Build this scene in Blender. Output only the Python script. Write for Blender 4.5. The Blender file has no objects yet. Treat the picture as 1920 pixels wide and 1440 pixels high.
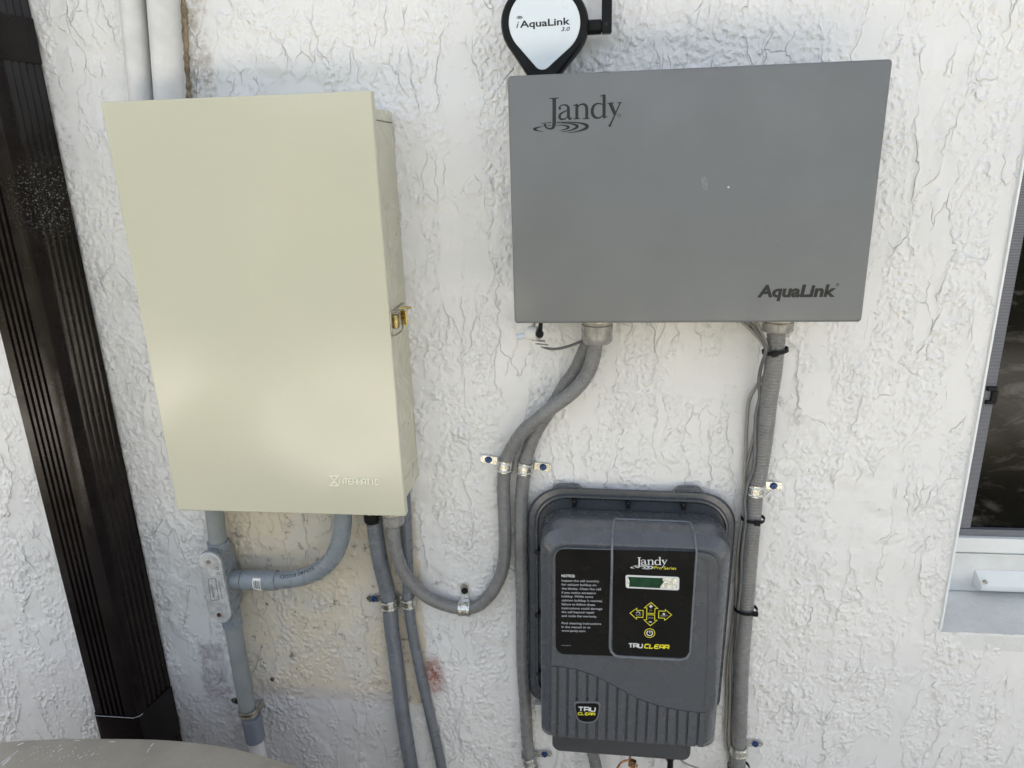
import bpy, math, random
import numpy as np
from mathutils import Vector, Matrix
random.seed(7)
S = bpy.context.scene
COL = S.collection

# ------------------------------------------------------------------ camera
F_PX = 1331.0
CAM = np.array([0.0, -1.0, 1.5])
_p, _y, _r = 0.30256, -0.12051, -0.0304
def _basis(p, y, r):
    cy, sy, cp, sp = math.cos(y), math.sin(y), math.cos(p), math.sin(p)
    F = np.array([sy*cp, cy*cp, -sp]); X = np.array([cy, -sy, 0.0]); U = np.cross(X, F)
    cr, sr = math.cos(r), math.sin(r)
    return cr*X+sr*U, -sr*X+cr*U, F
CX, CU, CF = _basis(_p, _y, _r)
cd = bpy.data.cameras.new('camera'); cam = bpy.data.objects.new('camera', cd); COL.objects.link(cam)
cd.sensor_width = 36.0; cd.lens = F_PX/1920*36.0; cd.clip_start = 0.02; cd.clip_end = 200
m = Matrix.Identity(4)
for i in range(3):
    m[i][0] = CX[i]; m[i][1] = CU[i]; m[i][2] = -CF[i]; m[i][3] = CAM[i]
cam.matrix_world = m
S.camera = cam

# ------------------------------------------------------------------ light
W = bpy.data.worlds.new('World'); S.world = W; W.use_nodes = True
wn = W.node_tree.nodes; bg = wn['Background']
sky = wn.new('ShaderNodeTexSky'); sky.sky_type = 'NISHITA'; sky.sun_disc = False
SUN_EL, SUN_AZ = math.radians(56), math.radians(-14)     # sun stands behind the house: the wall is in open shade
sky.sun_elevation = SUN_EL; sky.sun_rotation = SUN_AZ
sky.air_density = 1.0; sky.dust_density = 4.0; sky.ozone_density = 1.0
hs = wn.new('ShaderNodeHueSaturation'); hs.inputs['Saturation'].default_value = 0.38     # bright hazy sky
W.node_tree.links.new(sky.outputs[0], hs.inputs['Color']); W.node_tree.links.new(hs.outputs[0], bg.inputs[0]); bg.inputs[1].default_value = 0.10
sd = bpy.data.lights.new('sun', 'SUN'); so = bpy.data.objects.new('sun', sd); COL.objects.link(so)
sd.energy = 5.0; sd.angle = math.radians(0.5); sd.color = (1.0, 0.93, 0.84)
dirv = Vector((math.sin(SUN_AZ)*math.cos(SUN_EL), math.cos(SUN_AZ)*math.cos(SUN_EL), math.sin(SUN_EL)))
so.rotation_euler = (-dirv).to_track_quat('-Z', 'Y').to_euler(); so.location = (0.6, 3, 6)
S.view_settings.view_transform = 'Standard'; S.view_settings.look = 'None'
S.view_settings.exposure = 2.24; S.view_settings.gamma = 1.0; S.view_settings.use_curve_mapping = False
S.render.engine = 'CYCLES'

# ------------------------------------------------------------------ helpers
def at(px, py, d=0.0):
    """point of the plane d metres in front of the wall that shows at photo pixel (px, py)"""
    r = CF+(px-960)/F_PX*CX-(py-720)/F_PX*CU
    q = CAM+r*((-d-CAM[1])/r[1])
    return np.array(q)
def at_x(px, py, x):
    r = CF+(px-960)/F_PX*CX-(py-720)/F_PX*CU
    return CAM+r*((x-CAM[0])/r[0])
def at_z(px, py, z):
    r = CF+(px-960)/F_PX*CX-(py-720)/F_PX*CU
    return CAM+r*((z-CAM[2])/r[2])
WORLD = {}
def place(o, pos, parent):
    WORLD[o.name] = np.array(pos, float)
    if parent is not None:
        o.parent = parent; o.location = Vector(np.array(pos)-WORLD[parent.name])
    else: o.location = Vector(pos)
def thing(name, label, cat, loc=(0, 0, 0), group=None):
    o = bpy.data.objects.new(name, None); COL.objects.link(o); o.empty_display_size = 0.02
    o['label'] = label; o['category'] = cat
    if group: o['group'] = group
    place(o, loc, None); return o
def tag(o, label=None, cat=None, group=None, kind=None):
    if label: o['label'] = label
    if cat: o['category'] = cat
    if group: o['group'] = group
    if kind: o['kind'] = kind
    return o
class MB:
    def __init__(s): s.v = []; s.f = []
    def add(s, vs, fs):
        n = len(s.v); s.v += [tuple(map(float, v)) for v in vs]; s.f += [tuple(i+n for i in f) for f in fs]; return s
    def box(s, a, b):
        (x0, y0, z0), (x1, y1, z1) = a, b
        x0, x1 = sorted((x0, x1)); y0, y1 = sorted((y0, y1)); z0, z1 = sorted((z0, z1))
        return s.add([(x0, y0, z0), (x1, y0, z0), (x1, y1, z0), (x0, y1, z0), (x0, y0, z1), (x1, y0, z1), (x1, y1, z1), (x0, y1, z1)],
                     [(0, 3, 2, 1), (4, 5, 6, 7), (0, 1, 5, 4), (1, 2, 6, 5), (2, 3, 7, 6), (3, 0, 4, 7)])
    def obox(s, c, ax, ay, az):
        c, ax, ay, az = map(np.array, (c, ax, ay, az)); vs = []
        for k in (-1, 1):
            for (i, j) in ((-1, -1), (1, -1), (1, 1), (-1, 1)): vs.append(c+i*ax+j*ay+k*az)
        return s.add(vs, [(0, 3, 2, 1), (4, 5, 6, 7), (0, 1, 5, 4), (1, 2, 6, 5), (2, 3, 7, 6), (3, 0, 4, 7)])
    def prism(s, pts, d0, d1):
        """outline in the wall plane [(x,z)..], from depth d0 to d1 (d1 nearer the camera)"""
        a = sum(pts[i][0]*pts[(i+1) % len(pts)][1]-pts[(i+1) % len(pts)][0]*pts[i][1] for i in range(len(pts)))
        if a < 0: pts = list(pts)[::-1]
        n = len(pts)
        vs = [(p[0], -d1, p[1]) for p in pts]+[(p[0], -d0, p[1]) for p in pts]
        fs = [tuple(range(n)), tuple(range(2*n-1, n-1, -1))]
        fs += [(i, i+n, (i+1) % n+n, (i+1) % n) for i in range(n)]
        return s.add(vs, fs)
    def prism_px(s, pts, d0, d1):
        q = [at(x, y, d1) for x, y in pts]
        return s.prism([(p[0], p[2]) for p in q], d0, d1)
    def loft(s, rings, cap0=True, cap1=True):
        n = len(rings[0]); vs = [p for r in rings for p in r]; fs = []
        for k in range(len(rings)-1):
            for i in range(n):
                j = (i+1) % n; fs.append((k*n+i, k*n+j, (k+1)*n+j, (k+1)*n+i))
        if cap0: fs.append(tuple(range(n-1, -1, -1)))
        if cap1: fs.append(tuple(range((len(rings)-1)*n, len(rings)*n)))
        return s.add(vs, fs)
    def tube(s, pts, r, n=16, caps=True):
        pts = [np.array(p, float) for p in pts]; m = len(pts)
        rs = r if hasattr(r, '__len__') else [r]*m
        T = [pts[min(i+1, m-1)]-pts[max(i-1, 0)] for i in range(m)]
        T = [t/np.linalg.norm(t) for t in T]
        nrm = np.cross(T[0], [0, 1, 0]);
        if np.linalg.norm(nrm) < .1: nrm = np.cross(T[0], [1, 0, 0])
        nrm /= np.linalg.norm(nrm); rings = []
        for i in range(m):
            nrm = nrm-T[i]*np.dot(nrm, T[i]); nrm /= np.linalg.norm(nrm); b = np.cross(T[i], nrm)
            rings.append([pts[i]+rs[i]*(math.cos(a)*nrm+math.sin(a)*b) for a in [2*math.pi*k/n for k in range(n)]])
        return s.loft(rings, caps, caps)
    def cyl(s, a, b, r, n=24, r2=None):
        return s.tube([a, b], [r, r if r2 is None else r2], n)
    def stroke(s, pts, ws, d, closed=False, th=0.0002):
        """flat inked line in the wall plane: pts (x,z), widths, at depth d"""
        n = len(pts); L = []; R = []
        for i in range(n):
            if closed: a, b = pts[i-1], pts[(i+1) % n]
            else: a, b = pts[max(i-1, 0)], pts[min(i+1, n-1)]
            p = np.array(pts[i]); dirs = []
            for u, v in ((a, pts[i]), (pts[i], b)):
                t = np.array(v)-np.array(u)
                if np.linalg.norm(t) > 1e-9: dirs.append(t/np.linalg.norm(t))
            t = sum(dirs); l = np.linalg.norm(t)
            if l < 1e-6: t = dirs[0]; l = 1
            t = t/l; nn = np.array([-t[1], t[0]])
            k = 1/max(.5, abs(np.dot(t, dirs[0])))
            w = (ws[i] if hasattr(ws, '__len__') else ws)*.5*k
            L.append(p+nn*w); R.append(p-nn*w)
        m = n if closed else n-1
        for i in range(m):
            j = (i+1) % n
            q = [L[i], R[i], R[j], L[j]]
            vs = [(x[0], -d, x[1]) for x in q]+[(x[0], -d+th, x[1]) for x in q]
            s.add(vs, [(0, 1, 2, 3), (7, 6, 5, 4), (0, 4, 5, 1), (1, 5, 6, 2), (2, 6, 7, 3), (3, 7, 4, 0)])
        return s
    def build(s, name, mat, parent=None, smooth=False, bevel=0, seg=2, auto=40):
        v = np.array(s.v); c = (v.min(0)+v.max(0))/2
        me = bpy.data.meshes.new(name); me.from_pydata([tuple(p) for p in (v-c)], [], s.f); me.update()
        me.materials.append(mat)
        o = bpy.data.objects.new(name, me); COL.objects.link(o); place(o, c, parent)
        if smooth or bevel:
            me.polygons.foreach_set('use_smooth', [True]*len(me.polygons))
            me.set_sharp_from_angle(angle=math.radians(auto))
        if bevel:
            b = o.modifiers.new('bevel', 'BEVEL'); b.width = bevel; b.segments = seg; b.limit_method = 'ANGLE'; b.angle_limit = math.radians(35)
            b.harden_normals = True
        return o
def spline(P, step=0.004):
    P = [np.array(p, float) for p in P]; P = [2*P[0]-P[1]]+P+[2*P[-1]-P[-2]]; out = []
    for i in range(1, len(P)-2):
        a, b, c, d = P[i-1:i+3]
        n = max(2, int(np.linalg.norm(c-b)/step))
        for k in range(n):
            t = k/n; out.append(.5*((2*b)+(c-a)*t+(2*a-5*b+4*c-d)*t*t+(3*b-a-3*c+d)*t**3))
    out.append(P[-2]); return out
def resample(P, step):
    P = np.array(P); L = np.r_[0, np.cumsum(np.linalg.norm(np.diff(P, axis=0), axis=1))]
    n = max(2, int(L[-1]/step)); t = np.linspace(0, L[-1], n)
    return np.stack([np.interp(t, L, P[:, k]) for k in range(3)], 1)
def rrect(x0, x1, z0, z1, r, n=8):
    rr = r if hasattr(r, '__len__') else [r]*4      # TR TL BL BR
    out = []
    for (cx, cz, a0, q) in ((x1, z1, 0, rr[0]), (x0, z1, 90, rr[1]), (x0, z0, 180, rr[2]), (x1, z0, 270, rr[3])):
        ccx = cx-q if cx == x1 else cx+q; ccz = cz-q if cz == z1 else cz+q
        for k in range(n+1):
            a = math.radians(a0+90*k/n); out.append((ccx+q*math.cos(a), ccz+q*math.sin(a)))
    return out
def arc(c, r, a0, a1, n=16):
    return [(c[0]+r*math.cos(math.radians(a0+(a1-a0)*k/n)), c[1]+r*math.sin(math.radians(a0+(a1-a0)*k/n))) for k in range(n+1)]
def text(name, body, p0, p1, hpx, d, mat, parent, bold=0.0, shear=0.0, th=0.0002, extra=None, kx=1.0, ref=None):
    """lettering on the plane at depth d: p0,p1 pixel ends of the baseline, hpx cap height in pixels"""
    cu = bpy.data.curves.new(name, 'FONT'); cu.body = body; cu.size = 1; cu.offset = bold; cu.shear = shear; cu.resolution_u = 3
    o = bpy.data.objects.new(name, cu); COL.objects.link(o)
    dg = bpy.context.evaluated_depsgraph_get(); dg.update()
    me = bpy.data.meshes.new_from_object(o.evaluated_get(dg)); bpy.data.objects.remove(o)
    n = len(me.vertices); co = np.empty(n*3); me.vertices.foreach_get('co', co); co = co.reshape(-1, 3)
    capH = 0.729
    x0, x1 = co[:, 0].min(), co[:, 0].max()
    A = at(*p0, d); B = at(*p1, d)
    mid = ((p0[0]+p1[0])/2, (p0[1]+p1[1])/2)
    H = np.linalg.norm(at(mid[0], mid[1]-hpx, d)-at(mid[0], mid[1], d))
    ux = B-A; wd = np.linalg.norm(ux); ux /= wd; uz = np.array([-ux[2], 0, ux[0]])
    u = (co[:, 0]-x0)/(x1-x0)*wd; w = co[:, 1]/capH*H
    P = A+u[:, None]*ux+w[:, None]*uz
    c = (P.min(0)+P.max(0))/2; q = P-c
    # flat print: a front face and a thin rim so it is a real inked or raised layer
    fs = [tuple(p.vertices) for p in me.polygons]
    front = q+np.array([0, -th, 0])
    from collections import Counter
    cnt = Counter()
    for f in fs:
        for i in range(len(f)):
            a, b = f[i], f[(i+1) % len(f)]; cnt[(min(a, b), max(a, b))] += 1
    sides = []
    for f in fs:
        for i in range(len(f)):
            a, b = f[i], f[(i+1) % len(f)]
            if cnt[(min(a, b), max(a, b))] == 1: sides.append((b, a, a+n, b+n))
    m2 = bpy.data.meshes.new(name); m2.from_pydata([tuple(p) for p in front]+[tuple(p) for p in q], [], fs+sides); m2.update(); m2.materials.append(mat)
    bpy.data.meshes.remove(me)
    o = bpy.data.objects.new(name, m2); COL.objects.link(o); place(o, c, parent); return o

# ------------------------------------------------------------------ squared lettering
GL = {'T': [[(0, 1), (1, 1)], [(.5, 1), (.5, 0)]], 'R': [[(0, 0), (0, 1), (.82, 1), (1, .84), (1, .54), (.86, .42), (1, .30), (1, 0)], [(0, .42), (.86, .42)]],
      'N': [[(0, 0), (0, 1), (1, 0), (1, 1)]], 'M': [[(0, 0), (.08, 1), (.5, .15), (.92, 1), (1, 0)]], 'I': [[(.5, 0), (.5, 1)]],
      'U': [[(0, 1), (0, .2), (.2, 0), (.8, 0), (1, .2), (1, 1)]], 'C': [[(1, 1), (.2, 1), (0, .8), (0, .2), (.2, 0), (1, 0)]],
      'L': [[(0, 1), (0, 0), (.9, 0)]], 'E': [[(1, 1), (.2, 1), (0, .8), (0, .2), (.2, 0), (1, 0)], [(0, .5), (.85, .5)]],
      'A': [[(0, 0), (0, .8), (.2, 1), (.8, 1), (1, .8), (1, 0)], [(0, .38), (1, .38)]]}
def techno(word, conv, p0, p1, h, mat, dd, par, w=.27, slant=.0, gap=.28, name='lettering', th=.0002):
    n = len(word); p0 = np.array(p0, float); p1 = np.array(p1, float); tot = n+gap*(n-1); ux = (p1-p0)/tot; mb = MB(); uz = np.array([0, -h]); lay = 0
    for i, ch in enumerate(word):
        for s_ in GL[ch]:
            pts = []
            for (a, b) in s_:
                q = conv(*(p0+ux*(i*(1+gap)+a)+uz*b+ux*slant*b)); e = at(*q, dd); pts.append((e[0], e[2]))
            hh = abs(at(*conv(p0[0], p0[1]-h), dd)[2]-at(*conv(*p0), dd)[2])
            mb.stroke(pts, hh*w, dd+th+lay*.00002, th=th); lay += 1
    mb.build(name, mat, par)

# ------------------------------------------------------------------ materials
def nodes(name):
    mt = bpy.data.materials.new(name); mt.use_nodes = True; nt = mt.node_tree
    return mt, nt, nt.nodes['Principled BSDF'], nt.nodes['Material Output']
class N:
    def __init__(s, nt): s.nt = nt; s.L = nt.links.new
    def new(s, t, **k):
        n = s.nt.nodes.new(t)
        for a, b in k.items(): setattr(n, a, b)
        return n
    def put(s, sock, v):
        if isinstance(v, bpy.types.NodeSocket): s.L(v, sock)
        else: sock.default_value = v
    def math(s, op, a, b=0.0, c=0.0, clamp=False):
        n = s.new('ShaderNodeMath', operation=op, use_clamp=clamp)
        for i, v in enumerate((a, b, c)): s.put(n.inputs[i], v)
        return n.outputs[0]
    def noise(s, vec, scale, detail=2, rough=.5, dist=0.0, col=False):
        n = s.new('ShaderNodeTexNoise'); s.put(n.inputs['Vector'], vec)
        n.inputs['Scale'].default_value = scale; n.inputs['Detail'].default_value = detail; n.inputs['Roughness'].default_value = rough; n.inputs['Distortion'].default_value = dist
        return n.outputs['Color' if col else 'Fac']
    def voro(s, vec, scale, feat='F1'):
        n = s.new('ShaderNodeTexVoronoi', feature=feat); s.put(n.inputs['Vector'], vec); n.inputs['Scale'].default_value = scale; return n.outputs['Distance']
    def vmul(s, vec, v):
        n = s.new('ShaderNodeVectorMath', operation='MULTIPLY'); s.put(n.inputs[0], vec); s.put(n.inputs[1], v); return n.outputs[0]
    def vadd(s, a, b):
        n = s.new('ShaderNodeVectorMath', operation='ADD'); s.put(n.inputs[0], a); s.put(n.inputs[1], b); return n.outputs[0]
    def ramp(s, v, a, b, lo=0.0, hi=1.0, smooth=True):
        n = s.new('ShaderNodeMapRange', interpolation_type='SMOOTHSTEP' if smooth else 'LINEAR'); s.put(n.inputs[0], v)
        for i, x in enumerate((a, b, lo, hi)): n.inputs[i+1].default_value = x
        return n.outputs[0]
    def mix(s, f, a, b):
        n = s.new('ShaderNodeMix', data_type='RGBA'); s.put(n.inputs[0], f)
        for sk, v in ((n.inputs[6], a), (n.inputs[7], b)): s.put(sk, v if isinstance(v, bpy.types.NodeSocket) else (*v[:3], 1))
        return n.outputs[2]
    def coord(s, kind='Object'): return s.new('ShaderNodeTexCoord').outputs[kind]
    def wpos(s): return s.new('ShaderNodeNewGeometry').outputs['Position']
    def bump(s, h, strength=1.0, dist=0.001, normal=None):
        n = s.new('ShaderNodeBump'); s.put(n.inputs['Height'], h); n.inputs['Strength'].default_value = strength; n.inputs['Distance'].default_value = dist
        return n.outputs[0]
def pmat(name, col, rough=.5, metal=0.0, vary=.12, vscale=12, bscale=0, bamt=0.0, spec=.5, dust=0.0, dustcol=(.45, .43, .4), coat=0.0, rvary=.1, dscale=60):
    mt, nt, bs, out = nodes(name); g = N(nt); P = g.wpos()
    n1 = g.noise(P, vscale, 4, .6)
    lo = tuple(c*(1-vary) for c in col); hi = tuple(min(1, c*(1+vary)) for c in col)
    c = g.mix(g.ramp(n1, .3, .7), lo, hi)
    if dust:
        dn = g.ramp(g.noise(P, dscale, 6, .75), .56, .78)
        dm = g.math('MULTIPLY', dn, g.ramp(g.noise(P, 7, 3), .35, .75)); dm = g.math('MULTIPLY', dm, dust)
        c = g.mix(dm, c, dustcol)
    g.L(c, bs.inputs['Base Color'])
    g.L(g.ramp(g.noise(P, vscale*2.3, 3), .2, .8, rough-rvary, rough+rvary), bs.inputs['Roughness'])
    bs.inputs['Metallic'].default_value = metal; bs.inputs['Specular IOR Level'].default_value = spec
    bs.inputs['Coat Weight'].default_value = coat; bs.inputs['Coat Roughness'].default_value = .17
    if bscale:
        g.L(g.bump(g.noise(P, bscale, 3, .5), 1.0, bamt), bs.inputs['Normal'])
    return mt
M = {}
M['cabinet'] = pmat('cabinet_paint', (.50, .495, .395), .18, vary=.015, vscale=4, bscale=420, bamt=.00016, rvary=.03, coat=.30, dust=.10, dustcol=(.45, .43, .34), dscale=200)
M['emboss'] = pmat('embossed_paint', (.74, .74, .60), .3, vary=.02)
M['cabinet_side'] = pmat('cabinet_side_paint', (.54, .53, .42), .30, vary=.04, vscale=7, bscale=420, bamt=.00004, dust=0)
M['greybox'] = pmat('grey_plastic_lid', (.140, .149, .154), .40, vary=.05, vscale=9, bscale=900, bamt=.00006, dust=.10, dustcol=(.30, .32, .33), dscale=25)
M['ink'] = pmat('black_print', (.006, .007, .008), .5, vary=0)
M['white_ink'] = pmat('white_print', (.62, .64, .66), .5, vary=0)
M['grey_ink'] = pmat('grey_print', (.36, .38, .41), .5, vary=0)
M['yellow_ink'] = pmat('yellow_print', (.72, .66, .03), .5, vary=0)
M['black_plastic'] = pmat('black_plastic', (.009, .010, .011), .40, vary=.2, vscale=30, spec=.14, dust=.18, dustcol=(.09, .09, .09), dscale=220)
M['white_plate'] = pmat('white_faceplate', (.66, .72, .77), .35, vary=.02, dust=.15, dustcol=(.4, .4, .4), dscale=140)
M['offwhite'] = pmat('off_white_plastic', (.62, .62, .6), .45, vary=.05)
M['device'] = pmat('charcoal_plastic', (.068, .075, .087), .25, vary=.03, coat=.15, vscale=20, bscale=1500, bamt=.00004, dust=.08, dustcol=(.22, .22, .21), dscale=120)
M['device_dark'] = pmat('dark_charcoal_plastic', (.045, .049, .056), .42, vary=.1, vscale=20, dust=.25, dustcol=(.2, .2, .19), dscale=120)
M['panel'] = pmat('gloss_black_panel', (.009, .009, .009), .24, vary=.1, spec=.12, dust=.04, dustcol=(.08, .08, .08), dscale=90)
M['lcd'] = pmat('green_display', (.008, .045, .022), .12, vary=.3, vscale=90)
M['glare'] = pmat('painted_glare', (.75, .74, .66), .3, vary=.35, vscale=300, metal=.3)  # pale mottled tone standing in for sky glare
M['conduit'] = pmat('grey_conduit', (.175, .177, .180), .27, vary=.12, vscale=25, dust=.35, dustcol=(.26, .26, .26), dscale=90)
M['conduit_blue'] = pmat('blue_grey_conduit', (.135, .150, .172), .32, vary=.12, vscale=25, dust=.35, dustcol=(.24, .24, .25), dscale=90)
M['pvc'] = pmat('grey_pvc', (.205, .235, .262), .28, vary=.08, vscale=18, dust=.35, dustcol=(.3, .28, .25), dscale=140)
M['pvc_old'] = pmat('weathered_grey_pvc', (.23, .25, .25), .55, vary=.1, vscale=18, dust=.6, dustcol=(.36, .34, .3), dscale=110)
M['pvc_blue'] = pmat('blue_grey_pvc_coupling', (.165, .19, .235), .4, vary=.08)
M['white_pipe'] = pmat('white_painted_pipe', (.60, .60, .60), .45, vary=.08, vscale=20, bscale=200, bamt=.0006, dust=.3, dustcol=(.38, .36, .33))
M['steel'] = pmat('zinc_steel', (.62, .63, .61), .26, metal=1.0, vary=.12, vscale=160, bscale=220, bamt=.00018, rvary=.10)
M['steel_dull'] = pmat('dull_zinc_steel', (.40, .38, .33), .42, metal=1.0, vary=.3, vscale=120, bscale=200, bamt=.0004)
M['screw_blue'] = pmat('blue_coated_screw', (.03, .07, .20), .35, metal=.4, vary=.2, vscale=200)
M['screw_dark'] = pmat('dark_screw', (.02, .02, .022), .35, metal=.6, vary=.2, vscale=200)
M['rust'] = pmat('rusty_screw', (.10, .035, .02), .6, metal=.4, vary=.5, vscale=300)
M['brass'] = pmat('brass', (.80, .58, .14), .22, metal=1.0, vary=.2, vscale=150)
M['copper'] = pmat('copper_wire', (.55, .26, .13), .4, metal=.9, vary=.4, vscale=200)
M['fitting'] = pmat('cloudy_grey_fitting', (.24, .24, .23), .25, vary=.1, vscale=60, coat=.3)
M['cable'] = pmat('grey_cable', (.27, .26, .24), .45, vary=.1, vscale=60)
M['cable_dark'] = pmat('dark_grey_cable', (.12, .125, .13), .45, vary=.1, vscale=60)
M['cover_plate'] = pmat('cast_cover', (.52, .53, .54), .38, metal=.35, vary=.2, vscale=90, bscale=300, bamt=.0003, dust=.5, dustcol=(.25, .22, .2))
M['bronze'] = pmat('dark_bronze_paint', (.009, .0065, .0065), .17, vary=.25, vscale=14, bscale=300, bamt=.00012, spec=.24, dust=.10, dustcol=(.09, .085, .08), dscale=260)
mt = M['bronze']; g = N(mt.node_tree); bs = mt.node_tree.nodes['Principled BSDF']; old = bs.inputs['Base Color'].links[0].from_socket; P_ = g.wpos()
q = at(92, 372, .03); dv = g.vmul(g.vadd(P_, (-q[0], -q[1], -q[2])), (22.0, 12.0, 13.0)); ln = g.new('ShaderNodeVectorMath', operation='LENGTH'); g.L(dv, ln.inputs[0])
fl = g.math('MULTIPLY', g.ramp(g.noise(P_, 330, 4, .75), .56, .66), g.ramp(ln.outputs['Value'], .2, 1.0, 1, 0))      # lime splashes on the side face
g.L(g.mix(fl, old, (.28, .28, .28)), bs.inputs['Base Color'])
M['frame_white'] = pmat('white_window_frame', (.74, .77, .78), .35, vary=.03, dust=.15, dustcol=(.4, .38, .33))
M['caulk'] = pmat('brown_caulk', (.24, .19, .13), .8, vary=.35, vscale=120, bscale=150, bamt=.002)

def stucco(mt_name, window=False):
    mt, nt, bs, out = nodes(mt_name); g = N(nt); P = g.wpos()
    sp = g.new('ShaderNodeSeparateXYZ'); g.L(P, sp.inputs[0]); X, Z = sp.outputs[0], sp.outputs[2]
    def warp(sc, amp, det, off):
        return g.vmul(g.vadd(g.noise(g.vadd(P, off), sc, det, .6, col=True), (-.5, -.5, -.5)), (amp, 0, amp))
    Pw = g.vadd(g.vadd(P, warp(13, .050, 3, (0, 0, 0))), warp(62, .013, 3, (5, 2, 1)))
    def cells(sx, sz, off, jit=1.0):
        # trowelled laps: irregular upright flakes of plaster lying at different heights
        s2 = g.new('ShaderNodeSeparateXYZ'); g.L(g.vadd(Pw, off), s2.inputs[0])
        cb = g.new('ShaderNodeCombineXYZ'); g.L(g.math('MULTIPLY', s2.outputs[0], sx), cb.inputs[0]); g.L(g.math('MULTIPLY', s2.outputs[2], sz), cb.inputs[1])
        v1 = g.new('ShaderNodeTexVoronoi', voronoi_dimensions='2D', feature='F1'); g.L(cb.outputs[0], v1.inputs['Vector']); v1.inputs['Scale'].default_value = 1
        v2 = g.new('ShaderNodeTexVoronoi', voronoi_dimensions='2D', feature='DISTANCE_TO_EDGE'); g.L(cb.outputs[0], v2.inputs['Vector']); v2.inputs['Scale'].default_value = 1
        sc = g.new('ShaderNodeSeparateColor'); g.L(v1.outputs['Color'], sc.inputs[0])
        return sc.outputs[0], sc.outputs[1], v2.outputs['Distance'], v1.outputs['Distance']
    a1, b1, e1, f1 = cells(21, 4.6, (0, 0, 0)); a2, b2, e2, f2 = cells(52, 15, (3.3, 0, 1.7))
    k1 = g.ramp(g.noise(g.vadd(P, (2, 0, 9)), 9, 3, .6), .42, .58)
    k2 = g.ramp(g.noise(g.vadd(P, (7, 0, 3)), 12, 3, .6), .50, .60)
    # pebbly flakes between smooth ones
    rm = g.math('MAXIMUM', g.ramp(b1, .42, .50), g.math('MULTIPLY', g.ramp(b2, .62, .68), .8))
    rm = g.math('MULTIPLY', rm, g.ramp(g.noise(g.vmul(Pw, (1, 1, .6)), 26, 4, .68), .38, .56, .15, 1))
    peb = g.ramp(g.noise(g.vmul(P, (1, 1, .9)), 150, 1, .4, .0), .40, .66)
    worm = g.ramp(g.noise(g.vmul(g.vadd(P, (0, 0, 4)), (1, 1, .8)), 82, 1, .45, .1), .44, .64)
    pits = g.ramp(g.noise(P, 130, 4, .7), .30, .38, 1, 0)
    rough_h = g.math('MULTIPLY', rm, g.math('ADD', g.math('MULTIPLY', peb, .80), g.math('MULTIPLY', worm, .60)))
    fine = g.noise(P, 420, 3, .6)
    big = g.noise(P, 4, 2, .5)
    groove = g.math('ADD', g.math('MULTIPLY', g.ramp(e1, .0, .015, 1, 0), k1), g.math('MULTIPLY', g.ramp(e2, .0, .028, 1, 0), g.math('MULTIPLY', k2, .8)))
    groove = g.math('MULTIPLY', groove, g.ramp(g.noise(P, 33, 3, .6), .40, .56, .15, 1))
    lips = g.math('MULTIPLY', g.math('MULTIPLY', g.ramp(e1, .02, .09, 1, 0), k1), .35)
    hb = g.math('ADD', g.math('MULTIPLY', g.math('MULTIPLY', a1, k1), 1.5), g.math('MULTIPLY', g.math('MULTIPLY', a2, k2), .9))
    hb = g.math('ADD', hb, g.math('MULTIPLY', rough_h, .95))
    hb = g.math('ADD', hb, lips)
    hd = g.math('ADD', hb, g.math('MULTIPLY', groove, -1.15))
    hd = g.math('ADD', hd, g.math('MULTIPLY', pits, -.35))
    hd = g.math('ADD', hd, g.math('MULTIPLY', fine, .14))
    h = g.math('ADD', hb, g.math('MULTIPLY', big, 5.0))
    dsp = g.new('ShaderNodeDisplacement'); g.put(dsp.inputs['Height'], g.math('ADD', h, -4.5)); dsp.inputs['Midlevel'].default_value = 0.0; dsp.inputs['Scale'].default_value = .0010
    g.L(dsp.outputs[0], out.inputs['Displacement'])
    mt.displacement_method = 'DISPLACEMENT'
    g.L(g.bump(hd, 1.0, .00115), bs.inputs['Normal'])
    # paint colour with marks that belong to the wall and shade in its laps
    ed = g.noise(P, 38, 4, .7); ed2 = g.noise(g.vadd(P, (4, 4, 4)), 38, 4, .7)
    Xe = g.math('ADD', X, g.math('MULTIPLY', g.math('ADD', ed, -.5), .03)); Ze = g.math('ADD', Z, g.math('MULTIPLY', g.math('ADD', ed2, -.5), .03))
    def boxm(x0, x1, z0, z1, s=.004, xx=Xe, zz=Ze):
        a = g.math('MULTIPLY', g.ramp(xx, x0-s, x0+s), g.ramp(xx, x1-s, x1+s, 1, 0))
        b = g.math('MULTIPLY', g.ramp(zz, z0-s, z0+s), g.ramp(zz, z1-s, z1+s, 1, 0))
        return g.math('MULTIPLY', a, b)
    c = g.mix(g.ramp(g.noise(P, 3.2, 4, .6), .3, .7), (.69, .693, .702), (.755, .753, .748))
    c = g.mix(g.math('MULTIPLY', g.ramp(groove, .3, .9), .10), c, (.34, .33, .31))      # shade inside the open laps, painted as a darker tone
    def reg(p0, p1): a = at(*p0); b = at(*p1); return min(a[0], b[0]), max(a[0], b[0]), min(a[2], b[2]), max(a[2], b[2])
    # unpainted buff render below the beige cabinet
    x0, x1, z0, z1 = reg((452, 1302), (760, 940))
    c = g.mix(g.math('MULTIPLY', boxm(x0-.01, x1+.015, z0, z1, .003), 1.0), c, g.mix(g.ramp(g.noise(P, 9, 4, .7), .38, .62), (.64, .57, .455), (.59, .56, .50)))
    blk = boxm(x0-.01, x1+.05, z0-.01, z1, .03)
    st = g.math('MULTIPLY', g.ramp(g.noise(P, 45, 6, .78), .55, .68), blk)
    c = g.mix(g.math('MULTIPLY', st, .85), c, (.14, .12, .10))
    # darker grey touch-up below it
    x0, x1, z0, z1 = reg((500, 1460), (760, 1305))
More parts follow.
